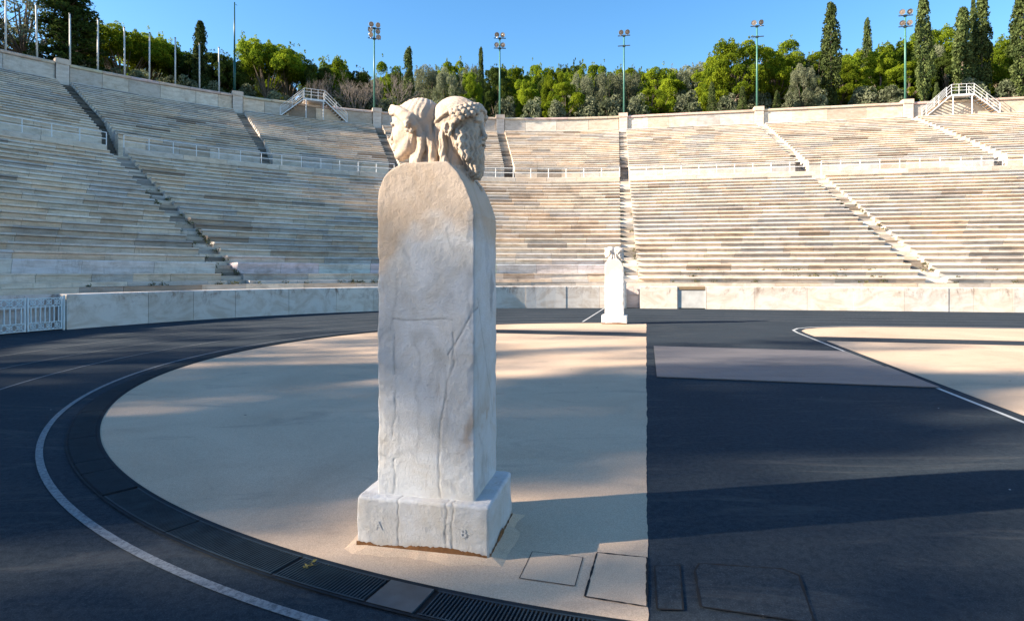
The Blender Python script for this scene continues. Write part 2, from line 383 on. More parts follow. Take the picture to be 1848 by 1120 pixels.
hatch([(0.93, 2.90), (1.01, 3.25), (1.06, 3.33), (1.50, 3.27), (1.56, 3.20), (1.42, 2.76)], 'asphalt', 'asphalt-covered access lid with a cracked black outline', 0.006, jit=1)
hatch([(0.71, 2.88), (0.80, 3.30), (0.945, 3.31), (0.835, 2.87)], 'asphalt', 'narrow asphalt strip lid between the sand edge and the cracked asphalt lid', 0.004, jit=1)

# ------------------------------------------------------------------ marble colours
def stone(k=0):
    b = rnd.choices([(0.64, 0.58, 0.50), (0.58, 0.53, 0.475), (0.65, 0.54, 0.43), (0.49, 0.475, 0.46), (0.54, 0.46, 0.38), (0.40, 0.375, 0.35), (0.34, 0.285, 0.235)], [30, 24, 15, 13, 9, 6, 2])[0]
    f = rnd.uniform(0.86, 1.12); return tuple(min(0.78, x * f * m) for x, m in zip(b, (1.05, 1.02, 0.97)))
def blocks(q0, q1, d, lo=1.2, hi=2.8):
    w = width(q0 if q0 < 0 else 1, d); out = [q0]
    while True:
        n = out[-1] + rnd.uniform(lo, hi) / w
        if n > q1 - 0.7 / w: break
        out.append(n)
    out.append(q1); return out
def band(parent, name, m, q0, q1, prof, e0=None, e1=None, jitter=0.006, lo=1.2, hi=2.8, step=0.8, tone=None):
    mb = MB(); d = prof[0][0]
    a = e0(d) if e0 else q0; b = e1(d) if e1 else q1
    bs = blocks(a, b, d, lo, hi)
    gap = 0.004
    for i in range(len(bs) - 1):
        c = stone() if tone is None else tuple(x * rnd.uniform(0.92, 1.08) for x in tone); dz = rnd.uniform(-jitter, jitter); dd = rnd.uniform(-jitter, jitter) * 1.5
        pr = [(x + dd, z + dz) for x, z in prof]
        sweep(mb, bs[i] + gap, bs[i + 1] - gap, pr, c, step)
    return mb.build(name, m, parent)

# ------------------------------------------------------------------ seating
SW = 0.43
def edge(q, side):
    """q of a stair edge at distance d (stairs keep their width)"""
    if q < 0: return lambda d: q + side * SW * RW / (RW + d)
    return lambda d: q + side * SW
LOW_D0, LOW_P, LOW_Z0, LOW_R = 1.2, 0.69, 1.45, 0.309
UP_D0, UP_P, UP_Z0, UP_R = 21.15, 0.66, 10.46, 0.305
def row_profile(d, z, zp, p, back=None):
    return [(d + 0.135, zp - 1.2), (d + 0.125, zp - 0.03), (d + 0.10, z - 0.105), (d, z - 0.075), (d, z - 0.055), (d + 0.028, z), (d + 0.42, z), (d + 0.45, z - 0.03), (d + p + 0.14, z - 0.03), (d + p + 0.14, zp - 1.2)]
def seat_block(tier, qa, qb, label):
    e0, e1 = edge(qa, 1), edge(qb, -1)
    lower = tier == 'lower'; n = 24 if lower else 21
    d0, p, z0, r = (LOW_D0, LOW_P, LOW_Z0, LOW_R) if lower else (UP_D0, UP_P, UP_Z0, UP_R)
    t = thing('seating_block', label, 'seating', P((qa + qb) / 2, d0, 0 if lower else z0 - 1), 0, tier + ' marble seating blocks between stairways', True)
    k0 = 0
    if lower and qb < 0:      # curved end: step, then front seats with a tall back
        band(t, 'bench_row', 'bench_marble', qa, qb, [(1.2, 0.9), (1.2, 1.34), (1.80, 1.34)], e0, e1)
        band(t, 'stone_seat', 'bench_marble', qa, qb, [(1.75, 1.2), (1.75, 1.56), (1.70, 1.575), (1.70, 1.62), (2.34, 1.62), (2.34, 1.3)], e0, e1)
        band(t, 'seat_back', 'bench_marble', qa, qb, [(2.36, 1.5), (2.33, 1.80), (2.27, 2.03), (2.29, 2.07), (2.5, 2.07), (3.34, 2.03), (3.34, 1.5)], e0, e1, lo=1.6, hi=2.6, tone=(0.66, 0.63, 0.58))
        k0 = 3
    for k in range(k0, n):
        d = d0 + p * k; z = z0 + r * k; zp = z - r if k else (1.2 if lower else 10.15)
        if lower and k == 23:
            pr = [(d + 0.075, zp - 1.2), (d + 0.075, z - 0.09), (d, z - 0.05), (d, z), (d + 0.55, z), (d + 0.55, z - 0.6)]
        elif not lower and k == 20:
            pr = row_profile(d, z, zp, p)[:-2] + [(d + 1.0, z - 0.03), (d + 1.0, zp - 1.2)]
        elif not lower and k == 0:
            pr = row_profile(d, z, zp, p); pr[0] = (d + 0.135, 9.0)
        else: pr = row_profile(d, z, zp, p)
        band(t, 'bench_row', 'bench_marble', qa, qb, pr, e0, e1)
    return t
def staircase(q, tier, label, dark=0.82):
    t = thing('staircase', label, 'staircase', P(q, 1, 0), 0, 'stone stairways up the seating', True)
    mb = MB(); lower = tier == 'lower'
    if lower:
        steps = [(1.2 + 0.345 * j, 1.20 + 0.1545 * j) for j in range(int(16.3 / 0.345))]
        z_end = 8.52
    else:
        steps = []; d = 20.2; z = 8.35
        while d < 34.6:
            zl = UP_Z0 - 0.36 + UP_R * (d - UP_D0) / UP_P
            steps.append((d, min(z, max(zl, 8.35)))); z += 0.25; d += 0.33
        z_end = 16.5
    for i, (d, z) in enumerate(steps):
        dn = steps[i + 1][0] if i + 1 < len(steps) else d + 0.5
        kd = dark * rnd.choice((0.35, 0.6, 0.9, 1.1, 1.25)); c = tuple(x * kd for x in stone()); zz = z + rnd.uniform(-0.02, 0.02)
        e0, e1 = edge(q, -1), edge(q, 1); g = 0.006 * (1 if q >= 0 else RW / (RW + d))
        pr = [(d, z - 0.5), (d, zz), (dn + 0.05, zz), (dn + 0.05, z - 0.5)]
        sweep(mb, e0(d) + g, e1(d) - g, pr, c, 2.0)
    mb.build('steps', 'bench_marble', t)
    return t
low_curve = [2.7, 31.2, 60.6, 89.4, 118.4]
up_curve = [2.7, 17.05, 31.2, 45.5, 59.8, 74.6, 89.2, 103.8, 118.4]
straight = [13.25, 26.9, 40.4, 53.9]
low_q = [Q(p) for p in reversed(low_curve)] + straight
up_q = [Q(p) for p in reversed(up_curve)] + straight
LL = ['lower seating block far out past the left edge', 'lower seating block above the white iron gate, cut by the left edge of the picture', 'wide shaded lower seating block between the left stairway and the near pillar',
      'lower seating block between the near pillar and the small far pillar, with tall-backed front seats', 'sunlit lower seating block above the grey wall panel, right of the far pillar',
      'sunlit lower seating block at the right edge of the picture', 'lower seating block beyond the right edge', 'outermost lower seating block beyond the right edge']
for k in range(len(low_q) - 1): seat_block('lower', low_q[k], low_q[k + 1], LL[k])
UL = ['upper seating block furthest round past the left edge', 'upper seating block out past the left edge, third from the picture', 'upper seating block out past the left edge, nearest but one', 'upper seating block in the top left corner under the big dark conifer',
      'shaded upper seating block under the row of pale flagpoles', 'upper seating block under the left steel footbridge', 'upper seating block partly hidden by the stone heads, under the six-lamp mast',
      'upper seating block between the four-lamp mast and the stairway above the far pillar', 'sunlit upper seating block under the big round-crowned pines', 'sunlit upper seating block under the tall slim cypress',
      'upper seating block under the right steel footbridge', 'upper seating block beyond the right edge']
for k in range(len(up_q) - 1): seat_block('upper', up_q[k], up_q[k + 1], UL[k] if k < len(UL) else 'outermost upper seating block beyond the right edge')
stn_low = ['stairway out past the left edge, furthest', 'stairway out past the left edge, nearer', 'long shaded stairway climbing the left side of the lower tier', 'lower stairway hidden behind the near pillar', 'narrow lower stairway straight above the far pillar', 'sunlit lower stairway slanting up from the right end of the track wall', 'lower stairway just beyond the right edge', 'lower stairway beyond the right edge, further', 'lower stairway beyond the right edge, furthest']
for q, l in zip(low_q, stn_low): staircase(q, 'lower', l, 0.85 if q < -3 else 0.95)  # left-hand flights toned down, their shade held in the stone colour
stn_up = ['upper stairway furthest past the left edge', 'upper stairway fourth past the left edge', 'upper stairway second past the left edge', 'upper stairway just past the left edge', 'dark mossy upper stairway at the top left',
          'upper stairway below the tall dark green pole', 'upper stairway below the six-lamp mast', 'upper stairway below the central four-lamp mast', 'upper stairway straight above the far pillar', 'bright upper stairway below the two-lamp mast right of centre',
          'bright upper stairway below the four-lamp mast at the right', 'upper stairway beyond the right edge', 'outermost upper stairway beyond the right edge']
for q, l in zip(up_q, stn_up): staircase(q, 'upper', l, 0.22 if 'mossy' in l else (0.5 if q < -3 else 0.9))  # left stairs: dirt and painted-in shade darken the stone, moss darkest

# ledge, walkway floors, podium, walls
ledge = thing('stone_ledge', 'low stone ledge running behind the top of the track wall', 'ledge', P(0, 0.9), 0, None, True)
band(ledge, 'ledge_course', 'bench_marble', Q(118), 54, [(0.92, 0.0), (0.92, 1.17), (0.90, 1.2), (1.27, 1.2)], jitter=0.004)
mb = MB(); sweep(mb, Q(177), 100, [(0.4, 0.62), (0.95, 0.62)], (0.4, 0.37, 0.33)); o = mb.build('gutter_floor', 'bench_marble'); o['kind'] = 'structure'
mb = MB(); sweep(mb, Q(177), 100, [(17.6, 8.3), (21.3, 8.35)], (0.5, 0.47, 0.42)); o = mb.build('walkway', 'bench_marble'); o['kind'] = 'structure'
def gaps_band(name, m, qlist, prof, label, cat, group, labels, part='panel', extra=0.0, lo=1.6, hi=2.8):
    for k in range(len(qlist) - 1):
        e0, e1 = edge(qlist[k], 1), edge(qlist[k + 1], -1); d = prof[0][0]
        t = thing(name, labels(k), cat, P((qlist[k] + qlist[k + 1]) / 2, d, prof[0][1]), 0, group, True)
        yield k, t, e0(d) + extra, e1(d) - extra
span_low = ['far past the left edge', 'above the white iron gate', 'above the wide shaded block left of the near pillar', 'between the near pillar and the far pillar', 'above the grey wall panel on the sunlit side', 'at the right edge of the picture', 'beyond the right edge', 'furthest beyond the right edge']
for k, t, a, b in gaps_band('parapet_wall', None, low_q, [(17.72, 8.5)], '', 'low wall', 'low parapet walls along the walkway', lambda k: 'low pale stone parapet of the walkway, ' + span_low[k]):
    band(t, 'parapet_course', 'wall_marble', a, b, [(17.72, 8.4), (17.72, 8.93), (17.75, 8.96), (18.05, 8.96), (18.05, 8.2)], lo=2, hi=3.4, jitter=0.003)
rl = ['far past the left edge', 'above the white iron gate', 'above the wide shaded block left of the near pillar', 'between the near pillar and the far pillar', 'above the grey wall panel on the sunlit side', 'at the right edge of the picture', 'beyond the right edge', 'furthest beyond the right edge']
for k, t, a, b in gaps_band('railing', None, low_q, [(17.88, 8.9)], '', 'railing', 'thin white railings along the walkway', lambda k: 'thin white walkway railing, ' + rl[k]):
    L = (b - a) * width(a, 17.9); n = max(2, round(L / 1.32))
    me = None
    for i in range(n + 1):
        q = a + (b - a) * i / n; p, ang = frame(q, 17.88, 8.955)
        if me is None:
            mb = MB(); mb.tube((0, 0, 0), (0, 0, 0.74), 0.028, n=6); me = mb.mesh('post', 'white_paint')
        o = link('post', me, t); o.location = p - Vector(t.location)
    for z in (9.33, 9.69):
        mb = MB(); qs = [a + (b - a) * i / n for i in range(n + 1)]
        for i in range(n): mb.tube(P(qs[i], 17.88, z), P(qs[i + 1], 17.88, z), 0.026, n=5)
        mb.build('rail', 'white_paint', t)
for k, t, a, b in gaps_band('podium_wall', None, up_q, [(21.1, 8.3)], '', 'wall', 'podium walls of the upper tier', lambda k: 'smooth podium wall facing the walkway under the ' + (UL[k] if k < len(UL) else 'outermost upper seating block')):
    band(t, 'wall_slabs', 'wall_marble', a, b, [(21.16, 8.3), (21.16, 10.04), (21.08, 10.09), (21.08, 10.15), (21.3, 10.15)], lo=1.4, hi=2.4, jitter=0.002)
# track wall: slabs up to the gate, gap with the gate, more slabs; gap behind the far pillar
def wall_run(label, qs):
    t = thing('track_wall', label, 'wall', P((qs[0] + qs[-1]) / 2, 0), 0, 'low marble wall round the track', True)
    for i in range(len(qs) - 1):
        mb = MB(); c = stone(); c = tuple(x * 0.4 + y * 0.6 for x, y in zip(c, (0.68, 0.64, 0.58))); g = 0.006
        dd = rnd.uniform(-0.012, 0.012)
        sweep(mb, qs[i] + g, qs[i + 1] - g, [(0.0 + dd, -0.02), (0.0 + dd, 0.985), (0.02 + dd, 1.02), (0.42, 1.03), (0.42, 0.3)], c, 0.5)
        mb.build('wall_slab', 'slab_marble', t)
def slab():
    m, nt, b = nmat('slab_marble', 0.6, 0.35); v = tc(nt); base = attr(nt)
    f = noise(nt, tc(nt, scale=(1, 1, 1.8)), 0.9, 9, 0.65, 1.8)
    c = mix(nt, base, mix(nt, base, (0.80, 0.74, 0.68), 1.0, 'MULTIPLY'), ramp(nt, f, [(0.44, 0.0), (0.62, 0.9)]))
    st = noise(nt, v, 1.3, 9, 0.75, 0.5); sx = nt.nodes.new('ShaderNodeSeparateXYZ'); g = nt.nodes.new('ShaderNodeNewGeometry')
    nt.links.new(g.outputs['Position'], sx.inputs[0])
    mm = nt.nodes.new('ShaderNodeMath'); mm.operation = 'MULTIPLY'
    st2 = noise(nt, tc(nt, scale=(1, 1, 0.35)), 3.2, 9, 0.8, 0.8)
    nt.links.new(mix(nt, ramp(nt, st, [(0.46, 0.0), (0.58, 1.0)]), ramp(nt, st2, [(0.46, 0.0), (0.60, 1.0)]), 1.0, 'MULTIPLY'), mm.inputs[0]); nt.links.new(ramp(nt, sx.outputs[2], [(0.40, 0.0), (0.85, 1.0)]), mm.inputs[1])
    c = mix(nt, c, (0.24, 0.17, 0.13), mm.outputs[0])
    nt.links.new(c, b.inputs['Base Color']); bump(nt, b, noise(nt, v, 9, 8, 0.7), 0.25, 0.02); M['slab_marble'] = m
slab()
def linsp(a, b, w):
    n = max(1, round(abs(b - a) / w)); r = [a + (b - a) * k / n for k in range(n + 1)]
    for k in range(1, n): r[k] += rnd.uniform(-0.18, 0.18) * w
    return r
qg0, qg1 = Q(81.1), Q(88.6)
wall_run('low marble track wall beyond the left edge of the picture', linsp(Q(150), qg1, 2.0))
wall_run('long low marble track wall from the white gate round behind both pillars', [Q(a) for a in (81.1, 72.9, 67.8, 62.7, 55.7, 49.0, 43.5, 37.5, 31, 25.5, 19.5, 13.0, 7.6)] + [Q(4.2)])
wall_run('short sunlit marble wall slab between the far pillar and the grey panel', [0.33, 2.0])
wall_run('long sunlit marble track wall right of the grey panel', [3.28, 5.35, 7.53, 9.4, 11.4, 13.1, 14.05, 15.5, 17.6, 19.7, 22, 24, 26.4, 29, 31, 33.5, 36, 38.5, 41, 44, 47, 50, 54])
# backing slab of gate recess and of the small recess by the far pillar
for (a, b, lab) in ((qg1, qg0, 'pinkish marble slab standing behind the white iron gate'), (Q(4.2), 0.33, 'narrow shaded recess wall behind the far pillar')):
    mb = MB(); sweep(mb, a - 0.2, b + 0.2, [(0.46, 0), (0.46, 1.02), (0.62, 1.02), (0.62, 0.5)], (0.62, 0.55, 0.52)); tag(mb.build('recess_wall', 'slab_marble'), lab, 'wall')
p = Vector(P(Q(3.75), 0.1)); mb = MB(); mb.tube(p, p + Vector((0, 0, 1.16)), 0.115, 0.105, 20); mb.tube(p + Vector((0, 0, 1.16)), p + Vector((0, 0, 1.2)), 0.135, n=20)
tag(mb.build('stone_post', 'wall_marble', smooth=False), 'round white stone post at the wall opening right behind the far pillar', 'post')
t = thing('wall_panel', 'grey sheet panel set in the sunlit track wall, with wooden slats on top', 'panel', P(2.64, 0.05), 0, None, True)
mb = MB(); sweep(mb, 2.03, 3.25, [(0.07, 0.04), (0.07, 0.86), (0.12, 0.86), (0.12, 0.04)]); mb.build('sheet', 'panel_grey', t)
mb = MB()
for z in (0.88, 0.93, 0.98): sweep(mb, 2.02, 3.26, [(0.03, z), (0.03, z + 0.035), (0.2, z + 0.035), (0.2, z)])
mb.build('slats', 'wood', t)
mb = MB()
for q in (2.03, 3.25): sweep(mb, q - 0.02, q + 0.02, [(0.02, 0.0), (0.02, 1.0), (0.06, 1.0), (0.06, 0.0)])
mb.build('frame', 'panel_grey', t)
mb = MB(); sweep(mb, 2.0, 3.28, [(0.2, 0), (0.2, 1.0), (0.42, 1.0), (0.42, 0.3)], (0.5, 0.47, 0.43)); mb.build('backing', 'wall_marble', t)

# white iron gate leaves
def gate_leaf(qa, qb, label):
    a, b = Vector(P(qa, 0.05)), Vector(P(qb, 0.05)); L = (b - a).length; ang = math.atan2(b.y - a.y, b.x - a.x)
    t = thing('gate_leaf', label, 'gate', a, ang, 'leaves of the white iron gate')
    fr = MB(); fr.box(0, 0.035, -0.02, 0.02, 0.03, 0.96); fr.box(L - 0.035, L, -0.02, 0.02, 0.03, 0.96)
    for z in (0.05, 0.26, 0.70, 0.93): fr.box(0.035, L - 0.035, -0.016, 0.016, z - 0.012, z + 0.012)
    fr.build('frame', 'gate_paint', t)
    n = 7
    for k in range(n):
        x = 0.035 + (L - 0.07) * (k + 0.5) / n; mb = MB(); mb.box(x - 0.014, x + 0.014, -0.012, 0.012, 0.272, 0.688); mb.build('bar', 'gate_paint', t)
    for z0, z1 in ((0.062, 0.248), (0.712, 0.918)):
        mb = MB(); m = 4; w = (L - 0.07) / m
        for k in range(m):
            x0 = 0.035 + w * k; c = (x0 + w / 2, 0, (z0 + z1) / 2)
            mb.tube((x0, 0.004, z0), (x0 + w, 0.004, z1), 0.011, n=5); mb.tube((x0, -0.004, z1), (x0 + w, -0.004, z0), 0.011, n=5)
            mb.tube((x0 + w / 2, 0, z0), (x0 + w / 2, 0, z1), 0.009, n=5)
            pts = [(c[0] + 0.065 * math.cos(s * math.pi / 5), -0.01, c[2] + 0.065 * math.sin(s * math.pi / 5)) for s in range(11)]
            for s in range(10): mb.tube(pts[s], pts[s + 1], 0.009, n=4)
        mb.build('scrollwork', 'gate_paint', t)
gate_leaf(Q(84.55), Q(81.45), 'right leaf of the white patterned iron gate, next to the marble wall')
gate_leaf(Q(88.3), Q(84.7), 'left leaf of the white patterned iron gate, cut by the left picture edge')
for q, l in ((Q(81.25), 'white gate post with a dark hinge at the end of the marble wall'), (Q(88.45), 'white gate post past the left edge')):
    p = Vector(P(q, 0.06)); mb = MB(); mb.tube(p, p + Vector((0, 0, 1.0)), 0.03, n=10); tag(mb.build('gate_post', 'gate_paint'), l, 'gate post')

# top parapet: one wall per bay with coping; a pillar at each stairway
tw = ['furthest past the left edge', 'fourth past the left edge', 'second past the left edge', 'at the top left corner', 'below the row of pale flagpoles', 'behind the left steel footbridge', 'between the six-lamp mast and the four-lamp mast at centre',
      'between the central four-lamp mast and the two-lamp mast above the far pillar', 'under the big round-crowned pines', 'under the tall slim cypress', 'behind the right steel footbridge', 'beyond the right edge', 'outermost beyond the right edge']
for k in range(len(up_q) - 1):
    w0 = 0.47 / width(up_q[k], 35.4); w1 = 0.47 / width(up_q[k + 1], 35.4)
    a, b = up_q[k] + w0, up_q[k + 1] - w1
    t = thing('parapet_wall', 'high back wall of the stands, ' + tw[k], 'wall', P((a + b) / 2, 35.4, 16.5), 0, 'bays of the back wall along the rim', True)
    band(t, 'wall_slabs', 'wall_marble', a, b, [(35.36, 16.4), (35.36, 17.93), (35.8, 17.93), (35.8, 16.4)], lo=1.8, hi=3.6, jitter=0.002)
    o = band(t, 'coping', 'wall_marble', a, b, [(35.28, 17.94), (35.25, 18.0), (35.25, 18.13), (35.35, 18.2), (35.85, 18.2), (35.9, 17.94)], lo=1.8, hi=2.6, jitter=0.006, tone=(0.60, 0.47, 0.37))
pl = ['furthest past the left edge', 'fourth past the left edge', 'second past the left edge', 'just past the left edge', 'above the dark mossy stairway at the top left', 'below the tall dark green pole', 'carrying the six-lamp mast', 'carrying the central four-lamp mast',
      'carrying the two-lamp mast above the far pillar', 'carrying the two-lamp mast right of centre', 'carrying the four-lamp mast at the right', 'beyond the right edge', 'furthest beyond the right edge']
for k, q in enumerate(up_q):
    p, ang = frame(q, 35.5, 0)
    t = thing('wall_pillar', 'square stone pillar of the back wall ' + pl[k], 'pillar', (p.x, p.y, 16.4), ang, 'pillars of the back wall')
    mb = MB(); mb.box(-0.42, 0.42, -0.32, 0.34, 0, 1.62, c=(0.66, 0.58, 0.50)); mb.build('shaft', 'wall_marble', t)
    mb = MB(); mb.box(-0.47, 0.47, -0.38, 0.40, 1.622, 2.05, c=(0.62, 0.50, 0.40)); mb.build('cap', 'wall_marble', t)

# ------------------------------------------------------------------ floodlight masts, flagpoles
def mast(q, lamps, label, h=8.55):
    p, ang = frame(q, 35.5, 18.45)
    t = thing('floodlight_mast', label, 'floodlight mast', p, ang, 'green floodlight masts on the rim')
    mb = MB(); mb.tube((0, 0, 0), (0, 0, h - 0.3), 0.105, 0.07, 10); mb.tube((0, 0, 0), (0, 0, 0.04), 0.2, n=10); mb.build('pole', 'green_paint', t, True)
    zs = (h - 0.35, h - 1.42)
    for z in zs:
        mb = MB(); mb.box(-0.64, 0.64, -0.12, -0.06, z - 0.04, z + 0.04); mb.box(-0.14, 0.14, -0.14, 0.1, z - 0.07, z + 0.07); mb.build('crossbar', 'dark_metal', t)
    spots = {2: [(-.33, zs[0]), (.33, zs[0])], 4: [(-.33, zs[0]), (.33, zs[0]), (-.33, zs[1]), (.33, zs[1])],
             6: [(-.33, zs[0]), (.33, zs[0]), (-.38, zs[1] + .5), (.38, zs[1] + .42), (-.38, zs[1]), (.42, zs[1] - .16)]}[lamps]
    jr = random.Random(int(q * 10))
    for x, z in spots:
        yaw = jr.uniform(-0.5, 0.5); dx = Vector((math.sin(yaw), -math.cos(yaw) * 0.95, -0.3)).normalized(); c = Vector((x, -0.14, z + 0.33))
        lp = MB(); lp.tube(c - dx * 0.22, c - dx * 0.1, 0.07, 0.13, 12); lp.tube(c - dx * 0.1, c + dx * 0.08, 0.13, 0.255, 16, caps=False); lp.tube(c + dx * 0.06, c + dx * 0.1, 0.262, n=16, caps=False)
        lp.tube((x, -0.1, z + 0.04), (x, -0.1, z + 0.18), 0.02, n=5)
        lo = lp.build('lamp_housing', 'lamp_shell', t)
        g = MB(); g.tube(c + dx * 0.055, c + dx * 0.075, 0.25, n=16); g.tube(c + dx * 0.075, c + dx * 0.1, 0.08, 0.05, n=10); g.build('lamp_glass', 'lamp_glass', lo)
    return t
mast(Q(31.5), 6, 'green mast with six lamps standing left of the stone heads')
mast(Q(17.1), 4, 'green mast with four lamps standing just right of the stone heads')
mast(Q(2.6), 2, 'green mast with two lamps and an empty lower bar, above the far pillar')
mast(13.1, 2, 'green mast with two lamps in front of the big round-crowned pines')
mast(26.75, 4, 'green mast with four lamps beside the tall cypress at the right')
p, ang = frame(Q(45.75), 35.6, 18.45)
mb = MB(); mb.tube((0, 0, 0), (0, 0, 3.2), 0.12, 0.11, 10); mb.tube((0, 0, 3.2), (0, 0, 8.35), 0.085, 0.055, 10); mb.tube((0, 0, 8.2), (0.25, 0, 8.05), 0.02, n=5)
o = mb.build('tall_pole', 'dark_green', smooth=True)
o.location = p; tag(o, 'tall bare dark green pole rising from a wall pillar', 'pole')
fp = thing('flagpole', 'pale grey flagpole', 'flagpole', (0, 0, 0), 0, 'bare flagpoles behind the back wall')
mb = MB(); mb.tube((0, 0, 0), (0, 0, 5.05), 0.07, 0.06, 10); mb.build('shaft', 'pole_grey', fp, True)
mb = MB(); mb.tube((0, 0, 5.05), (0, 0, 5.13), 0.075, n=10); mb.build('cap', 'dark_metal', fp)
phis = [63.25, 61.2, 58.95, 56.95, 54.9, 52.95, 50.8, 48.7, 46.95]
fl = ['bare pale flagpole nearest the left edge, in front of the sparse pale tree', 'bare pale flagpole left of the wall pillar at the top left', 'bare pale flagpole in front of the big dark conifer', 'bare flagpole just right of the big dark conifer',
      'bare flagpole at the left part of the flat-topped pine', 'bare flagpole in front of the right half of the flat-topped pine', 'bare flagpole midway between the flat-topped pine and the slim cypress', 'bare flagpole in front of the slim left cypress',
      'bare flagpole nearest the tall dark green pole']
for k, ph in enumerate(phis):
    o = fp if k == 0 else copy_tree(fp); p, ang = frame(Q(ph), 37.0, 17.7 + (0.0, 0.05, 0, 0.1, -0.05, 0, 0.05, 0, 0)[k]); o.location = p
    o.rotation_euler = (0, R((0, 1.2, 0.3, -0.2, 0.5, -0.3, 0, 0.2, 0.4)[k]) * -1, 0); o['label'] = fl[k]

# ------------------------------------------------------------------ steel footbridges over the rim wall
def footbridge(q, label):
    p, ang = frame(q, 34.85, 16.53); t = thing('footbridge', label, 'footbridge', p, ang, 'steel footbridges over the back wall')
    H = 1.95; a = 0.95; b = 3.1; w = 0.42       # platform half length, foot distance, half width
    mb = MB(); mb.box(-a, a, -w, 1.35, H - 0.08, H); mb.build('platform', 'steel_paint', t)
    mb = MB(); mb.box(-a, a, -w - 0.03, -w, H - 0.16, H + 0.02); mb.box(-a, a, 1.35, 1.38, H - 0.16, H + 0.02); mb.build('edge_beam', 'steel_paint', t)
    for s in (-1, 1):
        for y in (-w, w):
            mb = MB(); n = Vector((0, 1, 0))
            P0, P1 = Vector((s * b, y, 0.02)), Vector((s * a, y, H - 0.04)); up = Vector((0, 0, 0.13)); q4 = [P0 - up * .5, P0 + up * .5, P1 + up * .5, P1 - up * .5]
            f = [v - n * 0.02 for v in q4]; g = [v + n * 0.02 for v in q4]
            mb.face(f); mb.face(g[::-1])
            for i in range(4): mb.face([f[i], g[i], g[(i + 1) % 4], f[(i + 1) % 4]])
            mb.build('stringer', 'steel_paint', t)
        for k in range(1, 10):
            f = k / 10; x = s * (b + (a - b) * f); z = H * f
            mb = MB(); mb.box(x - 0.13, x + 0.13, -w + 0.02, w - 0.02, z - 0.03, z); mb.build('tread', 'wood', t)
        mb = MB()
        for y in ((-w,) if False else (-w, w)):
            for zo in (0.95, 0.66, 0.37): mb.tube((s * b, y, zo), (s * a, y, H + zo), 0.022, n=6)
        mb.build('handrail', 'steel_paint', t)
        for y in (-w, w):
            for f in (0.0, 0.5, 1.0):
                x = s * (b + (a - b) * f); mb = MB(); mb.tube((x, y, H * f), (x, y, H * f + 0.96), 0.024, n=6); mb.build('post', 'steel_paint', t)
    mb = MB()
    for zo in (0.95, 0.66, 0.37): mb.tube((-a, -w, H + zo), (a, -w, H + zo), 0.022, n=6)
    mb.build('handrail', 'steel_paint', t)
    for x in (-0.32, 0.32): mb = MB(); mb.tube((x, -w, H), (x, -w, H + 0.95), 0.022, n=6); mb.build('post', 'steel_paint', t)
    for x in (-0.8, 0.8): mb = MB(); mb.tube((x, -w + 0.03, 0), (x, -w + 0.03, H - 0.08), 0.045, n=8); mb.build('leg', 'steel_paint', t)
footbridge(Q(38.0), 'steel footbridge with stairs on both sides, left of the six-lamp mast')
footbridge(31.2, 'steel footbridge with stairs on both sides, at the upper right')

# ------------------------------------------------------------------ terrain behind the rim
def terr(q, d):
    k = max(0.0, min(1.0, (q + 8) / 30)) if d > 0 else 0
    kl = max(0.0, min(1.0, (-q - 8) / 10))
    base = 17.55
    if d < 37: return base
    return base + (d - 37) * (0.07 + 0.13 * k) * (1 - 0.75 * kl) + (0 if d < 60 else (d - 60) * 0.05)
mb = MB(); ds = [35.7, 37, 40, 45, 52, 60, 72, 90, 120, 200]
qs = [Q(200) * (1 - k / 60) for k in range(60)] + [0, 10, 20, 30, 45, 60, 90, 130, 200]
jt = random.Random(11); hh = {}
for i, q in enumerate(qs):
    for j2, d in enumerate(ds): hh[i, j2] = P(q, d, terr(q, d) + (jt.uniform(-0.15, 0.15) if j2 > 1 else 0))
for i in range(len(qs) - 1):
    for j2 in range(len(ds) - 1): mb.face([hh[i, j2], hh[i + 1, j2], hh[i + 1, j2 + 1], hh[i, j2 + 1]])
o = mb.build('hill', 'soil', smooth=True); o['kind'] = 'structure'
mb = MB(); qa = [Q(200 - k * 4.0) for k in range(int((200 - 118.4) / 4) + 1)] + [Q(118.4)]
for i in range(len(qa) - 1):
    mb.face([P(qa[i], 0.42, 0.9), P(qa[i + 1], 0.42, 0.9), P(qa[i + 1], 35.7, 17.55), P(qa[i], 35.7, 17.55)])
o = mb.build('embankment', 'bench_marble'); o['kind'] = 'structure'

